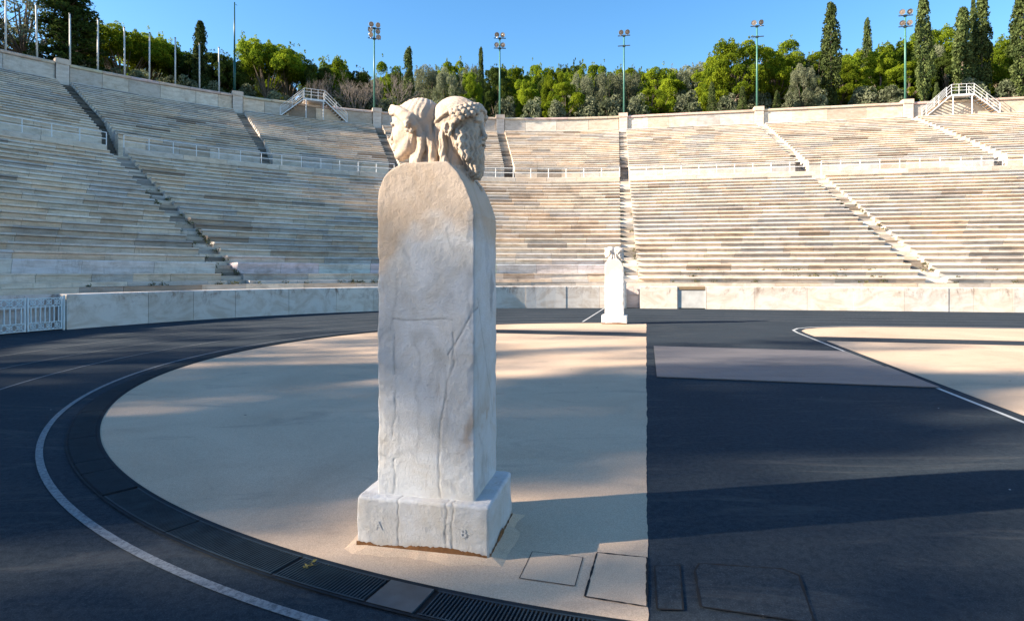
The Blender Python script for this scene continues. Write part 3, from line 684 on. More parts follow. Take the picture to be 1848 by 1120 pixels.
# ------------------------------------------------------------------ trees
def leaf_mesh(name, centers, normals, size, mat_, aspect=0.55, seed=0, shade=None):
    rg = np.random.default_rng(seed); n = len(centers)
    r1 = rg.normal(size=(n, 3)); nn = normals * 0.9 + r1 * 0.75; nn /= np.linalg.norm(nn, axis=1, keepdims=True) + 1e-9
    a = np.cross(nn, rg.normal(size=(n, 3))); a /= np.linalg.norm(a, axis=1, keepdims=True) + 1e-9; b = np.cross(nn, a)
    s = (size * rg.uniform(0.6, 1.35, n))[:, None]
    c = centers
    v = np.stack([c - a * s, c - b * s * aspect, c + a * s, c + b * s * aspect], axis=1).reshape(-1, 3)
    me = bpy.data.meshes.new(name); me.vertices.add(n * 4); me.vertices.foreach_set('co', v.astype(np.float32).ravel())
    me.loops.add(n * 4); me.loops.foreach_set('vertex_index', np.arange(n * 4, dtype=np.int32))
    me.polygons.add(n); me.polygons.foreach_set('loop_start', np.arange(0, n * 4, 4, dtype=np.int32)); me.polygons.foreach_set('loop_total', np.full(n, 4, dtype=np.int32))
    at = me.color_attributes.new('shade', 'FLOAT_COLOR', 'CORNER')
    sh = rg.uniform(0, 1, n) if shade is None else np.clip(shade + rg.normal(0, 0.22, n), 0, 1)
    q = np.repeat(np.stack([sh, sh, sh, np.ones(n)], 1), 4, axis=0).astype(np.float32); at.data.foreach_set('color', q.ravel())
    me.materials.append(M[mat_]); me.update(calc_edges=True); me.validate(); return me
def clump_pts(rg, c, r, n, up=0.35):
    d = rg.normal(size=(n, 3)); d[:, 2] += up; d /= np.linalg.norm(d, axis=1, keepdims=True)
    rad = rg.uniform(0.55, 1.06, n)[:, None] ** 0.6
    return np.array(c) + d * rad * np.array(r), d
def limbs(mb, root, tips, r0, rg):
    for t in tips:
        t = Vector(t); root_ = Vector(root); mid = root_.lerp(t, 0.5) + Vector((rg.uniform(-.3, .3), rg.uniform(-.3, .3), rg.uniform(-.5, .1)))
        mb.tube(root_, mid, r0, r0 * 0.7, 6, caps=False); mb.tube(mid, t, r0 * 0.7, r0 * 0.25, 5, caps=False)
def make_tree(kind, seed):
    """returns crown mesh, trunk mesh; unit height 1 m scaled by the caller from a 10 m model"""
    rg = np.random.default_rng(seed); C_, N_, S_ = [], [], []; tr = MB(); m = 'pine_leaf'; size = 0.115; asp = 0.5
    if kind in ('pine', 'dark_pine', 'flat_pine'):
        m = 'dark_pine_leaf' if kind == 'dark_pine' else 'pine_leaf'
        tr.tube((0, 0, 0), (0.25, 0.1, 3.2), 0.26, 0.19, 8, caps=False); tr.tube((0.25, 0.1, 3.2), (0.0, -.1, 6.3), 0.19, 0.1, 7, caps=False)
        nc = 66; tips = []
        for k in range(nc):
            lay = rg.uniform(0, 1); ang = rg.uniform(0, 2 * math.pi)
            if kind == 'flat_pine': z = 6.3 + 3.0 * lay; rr = 4.9 * math.sqrt(max(0.05, 1 - ((z - 6.8) / 3.3) ** 2)) * math.sqrt(rg.uniform(0.1, 1))
            else: z = 3.0 + 6.3 * lay; rr = 3.9 * math.sqrt(max(0.04, 1 - ((z - 5.4) / 4.6) ** 2)) * math.sqrt(rg.uniform(0.15, 1))
            c = (rr * math.cos(ang), rr * math.sin(ang), z); s = rg.uniform(0.65, 1.25)
            p, n = clump_pts(rg, c, (s, s, s * rg.uniform(0.45, 0.7)), int(560 * s * s), 0.5)
            C_.append(p); N_.append(n); S_.append(np.full(len(p), rg.uniform(0.2, 0.95)))
            if k % 3 == 0: tips.append((c[0] * 0.85, c[1] * 0.85, z - 0.2))
        limbs(tr, (0.2, 0.1, 3.2), tips, 0.09, rg)
    elif kind == 'olive':
        m = 'olive_leaf'; size = 0.10
        tr.tube((0, 0, 0), (0.3, 0, 2.4), 0.25, 0.17, 7, caps=False); tips = []
        for k in range(60):
            ang = rg.uniform(0, 2 * math.pi); z = 1.6 + 7.6 * rg.uniform(0, 1) ** 0.85; rr = 4.3 * math.sqrt(max(0.03, 1 - ((z - 4.6) / 5.1) ** 2)) * math.sqrt(rg.uniform(0.2, 1))
            c = (rr * math.cos(ang), rr * math.sin(ang), z); s = rg.uniform(0.55, 1.15)
            p, n = clump_pts(rg, c, (s, s, s * 0.95), int(540 * s * s), 0.3); C_.append(p); N_.append(n); S_.append(np.full(len(p), rg.uniform(0.1, 1)))
            if k % 4 == 0: tips.append((c[0] * 0.8, c[1] * 0.8, z))
        limbs(tr, (0.3, 0, 2.3), tips, 0.09, rg)
    elif kind in ('cypress', 'thick_cypress', 'cone_cypress'):
        m = 'cypress_leaf'; size = 0.11; asp = 0.6
        tr.tube((0, 0, 0), (0, 0, 8.6), 0.17, 0.03, 7, caps=False)
        W = {'cypress': 0.78, 'thick_cypress': 0.95, 'cone_cypress': 1.7}[kind]
        for k in range(150 if kind != 'cone_cypress' else 120):
            z = rg.uniform(1.0, 9.75); t = (z - 0.8) / 9.2
            if kind == 'cone_cypress': prof = (1 - t) ** 0.85 + 0.03
            else: prof = min(1, (t / 0.22) ** 0.7) * min(1.0, ((1.02 - t) / 0.55) ** 0.62)
            ang = rg.uniform(0, 2 * math.pi); rr = W * prof * rg.uniform(0.45, 1.0)
            c = (rr * math.cos(ang), rr * math.sin(ang), z); s = rg.uniform(0.22, 0.42) * (1.0 + 0.3 * (kind == 'cone_cypress'))
            p, n = clump_pts(rg, c, (s, s, s * 1.7), 75, 0.8); C_.append(p); N_.append(n); S_.append(np.full(len(p), rg.uniform(0.05, 1)))
    elif kind == 'conifer':
        m = 'dark_pine_leaf'; size = 0.12
        tr.tube((0, 0, 0), (0, 0, 9.6), 0.28, 0.04, 8, caps=False)
        for k in range(190):
            z = rg.uniform(0.8, 9.8); t = z / 10; L = 2.9 * (1 - t) ** 0.55 * min(1, (t / 0.15)) * rg.uniform(0.6, 1.08) + 0.15; ang = rg.uniform(0, 2 * math.pi)
            e = Vector((L * math.cos(ang), L * math.sin(ang), z + L * 0.12)); tr.tube((0, 0, z - 0.2), tuple(e), 0.05, 0.015, 4, caps=False)
            for f in (0.45, 0.7, 0.95):
                s = rg.uniform(0.28, 0.52); p, n = clump_pts(rg, tuple(Vector((0, 0, z)).lerp(e, f)), (s * 1.1, s * 1.1, s * 0.6), 46, 0.5)
                C_.append(p); N_.append(n); S_.append(np.full(len(p), rg.uniform(0, 0.8)))
    elif kind == 'sparse':
        m = 'olive_leaf'; size = 0.13; tips = []
        tr.tube((0, 0, 0), (0.4, 0, 3.4), 0.24, 0.17, 7, caps=False); tr.tube((0.4, 0, 3.4), (0.1, 0.2, 7.5), 0.15, 0.05, 6, caps=False)
        for k in range(46):
            ang = rg.uniform(0, 2 * math.pi); z = rg.uniform(3, 9.8); rr = rg.uniform(0.8, 4.2); c = (rr * math.cos(ang), rr * math.sin(ang), z); s = rg.uniform(0.35, 0.8)
            p, n = clump_pts(rg, c, (s, s, s * 0.8), int(110 * s), 0.1); C_.append(p); N_.append(n); S_.append(np.full(len(p), rg.uniform(0.1, 1))); tips.append(c)
        limbs(tr, (0.4, 0, 3.2), tips[:30], 0.07, rg)
    elif kind == 'shrub':
        m = 'olive_leaf'; size = 0.13
        for k in range(26):
            ang = rg.uniform(0, 2 * math.pi); z = rg.uniform(1, 8); rr = 4 * math.sqrt(rg.uniform(0, 1)) * (1 - z / 14); s = rg.uniform(1.0, 2.0)
            p, n = clump_pts(rg, (rr * math.cos(ang), rr * math.sin(ang), z), (s, s, s), 150, 0.3); C_.append(p); N_.append(n); S_.append(np.full(len(p), rg.uniform(0, 1)))
        for k in range(5): tr.tube((0, 0, 0), (rg.uniform(-2, 2), rg.uniform(-2, 2), 5), 0.2, 0.05, 5, caps=False)
        size = 0.34
    elif kind == 'bare':
        def grow(p, d, L, r, lev):
            e = p + d * L; tr.tube(p, e, r, r * 0.65, 4, caps=False)
            if lev:
                for _ in range(3 if lev > 1 else 4):
                    dd = (d + Vector((rg.normal() * 0.42, rg.normal() * 0.42, rg.normal() * 0.25 + 0.12))).normalized(); grow(e, dd, L * rg.uniform(0.6, 0.85), r * 0.6, lev - 1)
        for k in range(6): a = rg.uniform(0, 6.28); grow(Vector((0, 0, 0)), Vector((math.cos(a) * 0.45, math.sin(a) * 0.45, 1)).normalized(), 3.0, 0.12, 4)
        tm = tr.mesh('bare_trunk', 'twig', an='shade'); return None, tm
    if kind in ('pine', 'dark_pine', 'flat_pine', 'olive'):
        base = list(C_)
        for k in range(90):
            b_ = base[rg.integers(len(base))]; c0 = b_.mean(0); dv = c0 - np.array([0, 0, 5.0]); dv = dv / (np.linalg.norm(dv) + 1e-6) + rg.normal(size=3) * 0.35; dv[2] = abs(dv[2]) * 0.9 + 0.1
            tip = c0 + dv * rg.uniform(0.45, 0.95); s_ = rg.uniform(0.12, 0.3)
            p_, n_ = clump_pts(rg, tip, (s_, s_, s_ * 1.2), 22, 0.5); C_.append(p_); N_.append(n_); S_.append(np.full(len(p_), rg.uniform(0.2, 1)))
    cc = np.concatenate(C_); nn = np.concatenate(N_); ss = np.concatenate(S_)
    me = leaf_mesh(kind + '_crown', cc, nn, size, m, asp, seed, ss)
    return me, tr.mesh(kind + '_trunk', 'bark')
LIB = {}
def lib(kind, v):
    if (kind, v) not in LIB: LIB[kind, v] = make_tree(kind, 100 + v * 17 + len(kind) * 3)
    return LIB[kind, v]
NAME = {'pine': 'pine_tree', 'dark_pine': 'pine_tree', 'flat_pine': 'pine_tree', 'olive': 'olive_tree', 'cypress': 'cypress_tree', 'thick_cypress': 'cypress_tree', 'cone_cypress': 'cypress_tree', 'conifer': 'conifer_tree', 'sparse': 'sparse_tree', 'shrub': 'shrub', 'bare': 'bare_bush'}
WORD = {'pine': 'bright yellow-green pine tree', 'dark_pine': 'dark green pine tree', 'flat_pine': 'flat-topped pine tree', 'olive': 'grey-green olive tree', 'cypress': 'slim dark cypress', 'thick_cypress': 'tall columnar cypress', 'cone_cypress': 'small cone-shaped cypress', 'conifer': 'big dark conifer', 'sparse': 'thin airy pale-leaved tree', 'shrub': 'low grey-green shrub', 'bare': 'bare twiggy bush'}
GRP = {'pine': 'pines behind the rim', 'dark_pine': 'pines behind the rim', 'flat_pine': 'pines behind the rim', 'olive': 'olive trees behind the rim', 'cypress': 'cypresses behind the rim', 'thick_cypress': 'cypresses behind the rim', 'cone_cypress': 'cypresses behind the rim', 'conifer': 'conifers behind the rim', 'sparse': 'airy trees behind the rim', 'shrub': 'shrubs behind the rim wall', 'bare': 'bare bushes behind the rim wall'}
MARKS = [(-400, 'off the left edge of the picture'), (-20, 'above the corner where the flagpoles begin'), (165, 'among the pale flagpoles'), (420, 'right of the tall dark green pole'), (560, 'by the left steel footbridge'), (672, 'right of the six-lamp mast'), (790, 'behind the stone heads'), (901, 'right of the central four-lamp mast'),
         (1015, 'midway from the central four-lamp mast to the next mast'), (1128, 'right of the mast above the far pillar'), (1245, 'left of the mast in front of the round-crowned pines'), (1360, 'right of the mast in front of the round-crowned pines'), (1500, 'left of the four-lamp mast at the right'), (1628, 'right of the four-lamp mast at the right'), (1760, 'above the right steel footbridge'), (1850, 'off the right edge of the picture')]
ORD = ['first', 'second', 'third', 'fourth', 'fifth', 'sixth', 'seventh', 'eighth', 'ninth', 'tenth', 'eleventh', 'twelfth', 'thirteenth', 'fourteenth', 'fifteenth', 'sixteenth', 'seventeenth', 'eighteenth', 'nineteenth', 'twentieth'] + ['%dth' % k for k in range(21, 60)]
TREES = []
def tree(kind, x, y, z, h, wscale=1.0, label=None, px=None):
    v = len(TREES) % (3 if kind in ('pine', 'olive', 'dark_pine') else 2)
    crown, trunk = lib(kind, v)
    t = thing(NAME[kind], label, NAME[kind].replace('_tree', '').replace('_', ' ') if kind not in ('shrub', 'bare') else ('shrub' if kind == 'shrub' else 'bush'), (x, y, z), rnd.uniform(0, 6.28), GRP[kind])
    s = h / 10.0; t.scale = (s * wscale, s * wscale, s)
    link('trunk', trunk, t)
    if crown: link('crown', crown, t)
    TREES.append((t, kind, x / y * 1062 + 924 if y > 3 else -9999, math.hypot(x, y), label)); return t
def at_px(px, ytop, Y, kind, wpx=None, label=None):
    """tree at depth Y on the slope whose top is seen at height ytop and whose centre at px"""
    x = (px - 924) / 1062 * Y; ztop = 1.65 + (491.9 - ytop) / 1062 * Y
    u = (Vector((x, Y)) - Vector((CX, CY))); uu = u.dot(AX); vv = u.dot(NX)
    if uu < 0: d = math.hypot(uu, vv) - RW; q = -(math.atan2(-uu, vv) - PH0) * RW
    else: d = vv - 0.042 * uu - RW; q = uu
    zb = terr(q, max(d, 37)) - 0.2; h = ztop - zb
    ws = 1.0
    if wpx:
        nat = {'pine': 8.6, 'dark_pine': 8.6, 'flat_pine': 10.4, 'olive': 9.2, 'cypress': 1.9, 'thick_cypress': 2.3, 'cone_cypress': 3.6, 'conifer': 5.6, 'sparse': 8.6, 'shrub': 9.5, 'bare': 9}[kind] * h / 10
        ws = wpx * Y / 1062 / nat
    return tree(kind, x, Y, zb, h, ws, label)
# left: airy trees, big dark conifer, flat-topped pines
at_px(30, -45, 52, 'sparse', 200); at_px(-60, -60, 50, 'sparse', 220); at_px(60, 55, 60, 'sparse', 150); at_px(10, 70, 56, 'dark_pine', 110)
at_px(126, -40, 52, 'conifer', 125, 'huge dark conifer towering over the top left corner behind a flagpole')
at_px(225, 55, 60, 'flat_pine', 150); at_px(265, 62, 64, 'flat_pine', 120); at_px(175, 88, 62, 'dark_pine', 90); at_px(315, 80, 66, 'pine', 90); at_px(345, 95, 64, 'dark_pine', 90)
at_px(361, 40, 61, 'cypress', 30, 'slim pointed cypress among the right-hand flagpoles'); at_px(395, 98, 64, 'dark_pine', 80); at_px(425, 105, 66, 'dark_pine', 70)
at_px(485, 76, 66, 'flat_pine', 120); at_px(520, 92, 68, 'flat_pine', 100); at_px(455, 95, 72, 'dark_pine', 70)
at_px(600, 100, 70, 'pine', 85); at_px(575, 118, 66, 'dark_pine', 60); at_px(640, 125, 72, 'dark_pine', 75)
at_px(612, 122, 64, 'bare', 60); at_px(645, 140, 64, 'bare', 60); at_px(705, 128, 66, 'bare', 80); at_px(565, 135, 63, 'bare', 50)
# middle
at_px(700, 112, 84, 'pine', 70); at_px(665, 132, 76, 'olive', 60); at_px(737, 86, 70, 'cypress', 24, 'slim pointed cypress between the six-lamp mast and the stone heads')
at_px(770, 122, 74, 'olive', 80); at_px(815, 108, 84, 'pine', 70); at_px(850, 118, 80, 'olive', 50); at_px(868, 86, 72, 'cypress', 14, 'very thin dark cypress just left of the central four-lamp mast')
at_px(850, 130, 70, 'pine', 46); at_px(806, 126, 70, 'olive', 60)
for px, yt, Y, k, w in [(895, 122, 78, 'dark_pine', 60), (925, 120, 82, 'pine', 70), (950, 138, 70, 'pine', 52), (975, 112, 84, 'pine', 60), (1000, 122, 76, 'pine', 50), (1020, 148, 68, 'pine', 70), (1030, 116, 88, 'dark_pine', 60), (1065, 113, 84, 'pine', 60),
                       (1050, 134, 74, 'olive', 55), (1085, 120, 82, 'pine', 60), (1100, 128, 74, 'olive', 70), (1125, 118, 88, 'pine', 70), (1140, 132, 76, 'olive', 60), (1160, 128, 84, 'pine', 60), (1195, 118, 74, 'pine', 80), (1175, 158, 67, 'pine', 60),
                       (1220, 118, 84, 'olive', 80), (1250, 122, 74, 'olive', 80), (1275, 112, 86, 'olive', 70), (1240, 160, 66, 'shrub', 60), (1100, 168, 66, 'shrub', 60), (1150, 165, 66, 'shrub', 50), (960, 172, 67, 'shrub', 50), (1060, 172, 67, 'shrub', 60), (910, 170, 68, 'shrub', 55), (1005, 176, 66, 'shrub', 40)]:
    at_px(px, yt, Y, k, w)
# right
at_px(1325, 70, 66, 'pine', 115, 'big round-crowned yellow-green pine left of the two-lamp mast right of centre'); at_px(1400, 74, 68, 'pine', 110, 'big round-crowned yellow-green pine right of the two-lamp mast right of centre')
for px, yt, Y, k, w in [(1285, 150, 62, 'cone_cypress', 26), (1340, 158, 61, 'cone_cypress', 24), (1402, 165, 60.5, 'cone_cypress', 22), (1690, 150, 57, 'cone_cypress', 18), (1450, 118, 62, 'olive', 56), (1425, 100, 76, 'dark_pine', 80), (1475, 92, 74, 'pine', 60),
                       (1545, 92, 70, 'pine', 90), (1520, 110, 66, 'pine', 60), (1590, 95, 64, 'pine', 90), (1615, 70, 70, 'pine', 80), (1650, 62, 72, 'pine', 80), (1700, 50, 74, 'pine', 90), (1640, 110, 62, 'pine', 70), (1710, 100, 64, 'dark_pine', 80), (1760, 70, 72, 'pine', 80),
                       (1800, 62, 70, 'pine', 80), (1805, 105, 62, 'pine', 70), (1840, 80, 68, 'dark_pine', 80), (1880, 60, 68, 'pine', 90), (1930, 70, 64, 'pine', 110), (2010, 60, 64, 'olive', 110), (2100, 50, 62, 'pine', 130),
                       (1370, 160, 66, 'shrub', 60), (1310, 165, 64, 'shrub', 50), (1430, 165, 62, 'shrub', 46), (1475, 160, 62, 'shrub', 50), (1560, 150, 62, 'shrub', 60), (1610, 148, 60, 'shrub', 60), (1750, 140, 59, 'shrub', 70), (1820, 135, 58, 'shrub', 60)]:
    at_px(px, yt, Y, k, w)
at_px(1500, 10, 62, 'thick_cypress', 38, 'tall columnar cypress with a bare lower trunk, right of the big round-crowned pines')
at_px(1565, 38, 68, 'cone_cypress', 34, 'dark pointed conifer against the sky left of the four-lamp mast at the right')
at_px(1668, -18, 58, 'thick_cypress', 32, 'dense columnar cypress just right of the four-lamp mast at the right')
at_px(1737, 16, 60, 'cypress', 36, 'shaggy cypress behind the left side of the right steel footbridge'); at_px(1772, -14, 60, 'thick_cypress', 34, 'tall cypress right behind the right steel footbridge'); at_px(1756, 0, 66, 'cypress', 14)
at_px(1845, -20, 57, 'thick_cypress', 40, 'tall cypress cut by the right edge of the picture'); at_px(1900, -10, 57, 'thick_cypress', 36)
for k in range(30):
    px = 570 + k * 25 + (k * 37 % 11); Y = 80 + (k * 53 % 17); at_px(px, 128 + (k * 29 % 13) + (8 if px < 800 else 0), Y, ('pine', 'olive', 'dark_pine')[k * 7 % 3], 70)
for k in range(22):
    px = 1290 + k * 27; Y = 70 + (k * 53 % 13); at_px(px, 104 - k * 1.6 + (k * 29 % 15), Y, ('pine', 'pine', 'olive', 'dark_pine')[k * 7 % 4], 80)
for k in range(14):
    px = 150 + k * 29; Y = 66 + (k * 53 % 9); at_px(px, 100 + k * 2 + (k * 29 % 15), Y, ('dark_pine', 'pine', 'olive')[k * 7 % 3], 70)
# undergrowth along the rim on the left
for px, yt, Y in [(200, 118, 54), (250, 118, 56), (300, 132, 58), (340, 135, 59), (385, 145, 60), (440, 150, 61), (500, 160, 63), (555, 165, 64), (610, 168, 65), (655, 172, 66), (700, 172, 66), (750, 176, 67), (800, 178, 68), (850, 178, 68), (60, 88, 50), (140, 105, 52)]:
    at_px(px, yt, Y, 'shrub', 60)
# trees of the rim out of view at the left: they throw the long shadows across the arena
SH = random.Random(21)
def rim_tree(phi, d, ztop, kind, w=1.0):
    p = P(Q(phi), d); zb = terr(Q(phi), d) - 0.2; tree(kind, p[0], p[1], zb, ztop - zb, w)
for phi, zt, d in ((117.2, 26.3, 40), (119.6, 26.5, 41), (122.2, 26.2, 40), (118.4, 26.0, 46), (121.0, 26.2, 47)): rim_tree(phi, d, zt, 'sparse', 1.0)
for phi in range(66, 84, 4): rim_tree(phi + SH.uniform(-1, 1), SH.uniform(39, 46), SH.uniform(22.5, 26), SH.choice(['pine', 'dark_pine', 'olive']), 1.1)
for phi in (78, 81, 84, 87, 90, 93): rim_tree(phi, SH.uniform(39, 44), SH.uniform(24, 25.5), SH.choice(['pine', 'olive']), 1.1)
for phi, zt in ((74.5, 28.2), (77.6, 29.2), (80.5, 27.6)): rim_tree(phi, 44, zt, 'pine', 0.85)
for phi, d, zt, kd, w in ((97.5, 42, 22.8, 'pine', 1.0), (101.5, 44, 23.2, 'sparse', 1.0), (105.5, 41, 23.0, 'sparse', 1.0), (111.8, 43, 30.0, 'sparse', 1.0), (115.6, 42.5, 29.8, 'pine', 0.66), (112.6, 46, 27.0, 'sparse', 1.1),
                          (126.0, 43, 25.5, 'sparse', 1.0), (130.0, 41, 26.4, 'pine', 0.9), (134.5, 44, 26, 'sparse', 1.1), (139, 42, 26, 'pine', 1.0)): rim_tree(phi, d, zt, kd, w)
seen = {}
for o_, kind, px, dist, lab in sorted(TREES, key=lambda r: (r[2], r[3])):
    if lab: continue
    zone = 'out of sight along the left rim'
    for x0, nm in MARKS:
        if px >= x0: zone = nm
    i = seen.get((kind, zone), 0); seen[kind, zone] = i + 1
    o_['label'] = '%s %s %s' % (ORD[i], WORD[kind], zone)

# ------------------------------------------------------------------ carved stone: distance fields turned into meshes
def vnoise(p, scale, seed=0):
    """smooth value noise at points p (...,3)"""
    q = p * scale; i = np.floor(q).astype(np.int64); f = (q - i).astype(np.float32); f = f * f * (3 - 2 * f)
    def h(a, b, c):
        n = (a * 374761393 + b * 668265263 + c * 2147483647 + seed * 974634777) & 0xffffffff
        n = ((n ^ (n >> 13)) * 1274126177) & 0xffffffff; n = n ^ (n >> 16); return (n & 0xffff).astype(np.float32) / 65535.0
    r = 0
    for dx in (0, 1):
        for dy in (0, 1):
            for dz in (0, 1):
                w = (f[..., 0] if dx else 1 - f[..., 0]) * (f[..., 1] if dy else 1 - f[..., 1]) * (f[..., 2] if dz else 1 - f[..., 2])
                r = r + w * h(i[..., 0] + dx, i[..., 1] + dy, i[..., 2] + dz)
    return r
class Field:
    def __init__(s, lo, hi, h):
        s.lo = np.array(lo, np.float32); s.h = h; s.n = [int(math.ceil((b - a) / h)) + 1 for a, b in zip(lo, hi)]
        ax = [s.lo[k] + np.arange(s.n[k], dtype=np.float32) * h for k in range(3)]
        s.p = np.stack(np.meshgrid(*ax, indexing='ij'), axis=-1); s.d = np.ones(s.n, np.float32)
    def sl(s, lo, hi):
        a = [max(0, int((lo[k] - s.lo[k]) / s.h)) for k in range(3)]; b = [min(s.n[k], int((hi[k] - s.lo[k]) / s.h) + 2) for k in range(3)]
        return tuple(slice(x, max(x, y)) for x, y in zip(a, b))
    def comb(s, sl, e, k, sub=False):
        a = s.d[sl]
        if sub:
            hh = np.clip(0.5 - 0.5 * (a + e) / k, 0, 1); s.d[sl] = a * (1 - hh) - e * hh + k * hh * (1 - hh)
        else:
            hh = np.clip(0.5 + 0.5 * (a - e) / k, 0, 1); s.d[sl] = a * (1 - hh) + e * hh - k * hh * (1 - hh)
    def ell(s, c, r, k=0.02, sub=False, rot=None):
        c = np.array(c, np.float32); r = np.array(r, np.float32) if np.ndim(r) else np.array([r] * 3, np.float32); m = r.max() + 2.5 * k + 0.02
        sl = s.sl(c - m, c + m); q = s.p[sl] - c
        if rot is not None: q = q @ np.array(rot, np.float32)
        k0 = np.linalg.norm(q / r, axis=-1); k1 = np.linalg.norm(q / (r * r), axis=-1) + 1e-6
        s.comb(sl, k0 * (k0 - 1) / k1, k, sub)
    def cap(s, a, b, r0, r1=None, k=0.02, sub=False):
        r1 = r0 if r1 is None else r1; a = np.array(a, np.float32); b = np.array(b, np.float32); m = max(r0, r1) + 2.5 * k + 0.02
        sl = s.sl(np.minimum(a, b) - m, np.maximum(a, b) + m); q = s.p[sl] - a; ba = b - a
        t = np.clip((q @ ba) / (ba @ ba), 0, 1); e = np.linalg.norm(q - t[..., None] * ba, axis=-1) - (r0 + (r1 - r0) * t); s.comb(sl, e, k, sub)
    def chain(s, pts, rs, k=0.01, sub=False):
        for i in range(len(pts) - 1): s.cap(pts[i], pts[i + 1], rs[i], rs[i + 1], k, sub)
    def mesh(s, name, mat_, tintf):
        D = s.d; S = D < 0; nx, ny, nz = D.shape
        cnt = sum(S[i:nx - 1 + i, j:ny - 1 + j, k:nz - 1 + k].astype(np.int8) for i in (0, 1) for j in (0, 1) for k in (0, 1))
        act = (cnt > 0) & (cnt < 8); I = np.argwhere(act); idx = -np.ones(act.shape, np.int64); idx[act] = np.arange(len(I))
        pos = np.zeros((len(I), 3), np.float32); n = np.zeros(len(I), np.float32)
        cs = [(i, j, k) for i in (0, 1) for j in (0, 1) for k in (0, 1)]
        for a in cs:
            for ax in range(3):
                if a[ax]: continue
                b = list(a); b[ax] = 1
                va = D[I[:, 0] + a[0], I[:, 1] + a[1], I[:, 2] + a[2]]; vb = D[I[:, 0] + b[0], I[:, 1] + b[1], I[:, 2] + b[2]]
                x = (va < 0) != (vb < 0); t = np.where(x, va / np.where(x, va - vb, 1), 0)
                q = np.tile(np.array(a, np.float32), (len(I), 1)); q[:, ax] += t; pos[x] += q[x]; n[x] += 1
        V = s.lo + (I + pos / n[:, None]) * s.h
        F = []
        for ax in range(3):
            o1, o2 = [(1, 2), (2, 0), (0, 1)][ax]
            A = S[tuple(slice(0, -1) if k == ax else slice(None) for k in range(3))]; B = S[tuple(slice(1, None) if k == ax else slice(None) for k in range(3))]
            for sgn, m in ((0, A & ~B), (1, ~A & B)):
                E_ = np.argwhere(m); E_ = E_[(E_[:, o1] > 0) & (E_[:, o2] > 0)]
                E_ = E_[(E_[:, o1] < D.shape[o1] - 1) & (E_[:, o2] < D.shape[o2] - 1)]
                def at(d1, d2):
                    e = E_.copy(); e[:, o1] += d1; e[:, o2] += d2; return idx[e[:, 0], e[:, 1], e[:, 2]]
                q = np.stack([at(-1, -1), at(0, -1), at(0, 0), at(-1, 0)], 1); F.append(q if sgn == 0 else q[:, ::-1])
        F = np.concatenate(F); F = F[(F >= 0).all(1)]; nf = len(F)
        me = bpy.data.meshes.new(name); me.vertices.add(len(V)); me.vertices.foreach_set('co', V.astype(np.float32).ravel())
        me.loops.add(nf * 4); me.loops.foreach_set('vertex_index', F.astype(np.int32).ravel()); me.polygons.add(nf)
        me.polygons.foreach_set('loop_start', np.arange(0, nf * 4, 4, dtype=np.int32)); me.polygons.foreach_set('loop_total', np.full(nf, 4, np.int32))
        me.polygons.foreach_set('use_smooth', np.ones(nf, bool))
        at_ = me.color_attributes.new('tint', 'FLOAT_COLOR', 'POINT'); cc = np.concatenate([tintf(V), np.ones((len(V), 1))], 1).astype(np.float32)
        at_.data.foreach_set('color', cc.ravel()); me.materials.append(M[mat_]); me.update(calc_edges=True); me.validate(); return me
def box_field(F, c, r, rad, p=None):
    q = np.abs((F.p if p is None else p) - np.array(c, np.float32)) - (np.array(r, np.float32) - rad)
    return np.linalg.norm(np.maximum(q, 0), axis=-1) + np.minimum(q.max(-1), 0) - rad
def fbm(p, sc_, seed, octv=4):
    r = 0; a = 0.5
    for k in range(octv): r = r + a * (vnoise(p, sc_ * 2 ** k, seed + k) - 0.5); a *= 0.5
    return r
def body_tint(V):
    n = fbm(V.astype(np.float32), 3.5, 40)[:, None]; warm = np.clip((V[:, 2:3] - 1.72 + n * 0.9 - V[:, 0:1] * 0.25) / 0.22, 0, 1)
    cool = np.array([[0.59, 0.605, 0.615]]); w = np.array([[0.52, 0.425, 0.335]])  # warm top mixes stain with painted sunlight; bluish base paints in shade
    c = cool * (1 - warm) + w * warm
    # a clean scraped patch inside the stained, sun-toned top, and the mortar repair low on the front
    inset = smooth_patch(V)[:, None]; c = c + inset * 0.03; k = cracks(V)[:, None]; c = c * (1 - k * 0.72)
    Vf = V.astype(np.float32); n2 = fbm(Vf, 16, 55) * 0.12
    g = ((V[:, 0] > 0.25) * np.exp(-(((V[:, 1] - 0.13 + n2) / 0.055) ** 2 + ((V[:, 2] - 1.52 + n2) / 0.16) ** 2) ** 2))[:, None]
    c = c * (1 - 0.6 * g) + np.array([[0.17, 0.18, 0.19]]) * 0.6 * g
    o = (((V[:, 1] < -0.2) | (V[:, 0] > 0.28)) * np.exp(-(((V[:, 0] - 0.285 + (0.78 - V[:, 2]) * 0.25 + n2) / 0.022) ** 2 + ((V[:, 2] - 0.72) / 0.12) ** 2)))[:, None]
    c = c * (1 - 0.55 * o) + np.array([[0.42, 0.26, 0.13]]) * 0.55 * o
    vn = np.exp(-(np.abs(fbm(Vf * np.array([1, 1, 0.6], np.float32), 2.2, 66, 4)) / 0.012) ** 2)[:, None] * (1 - warm); return c * (1 - 0.16 * vn)
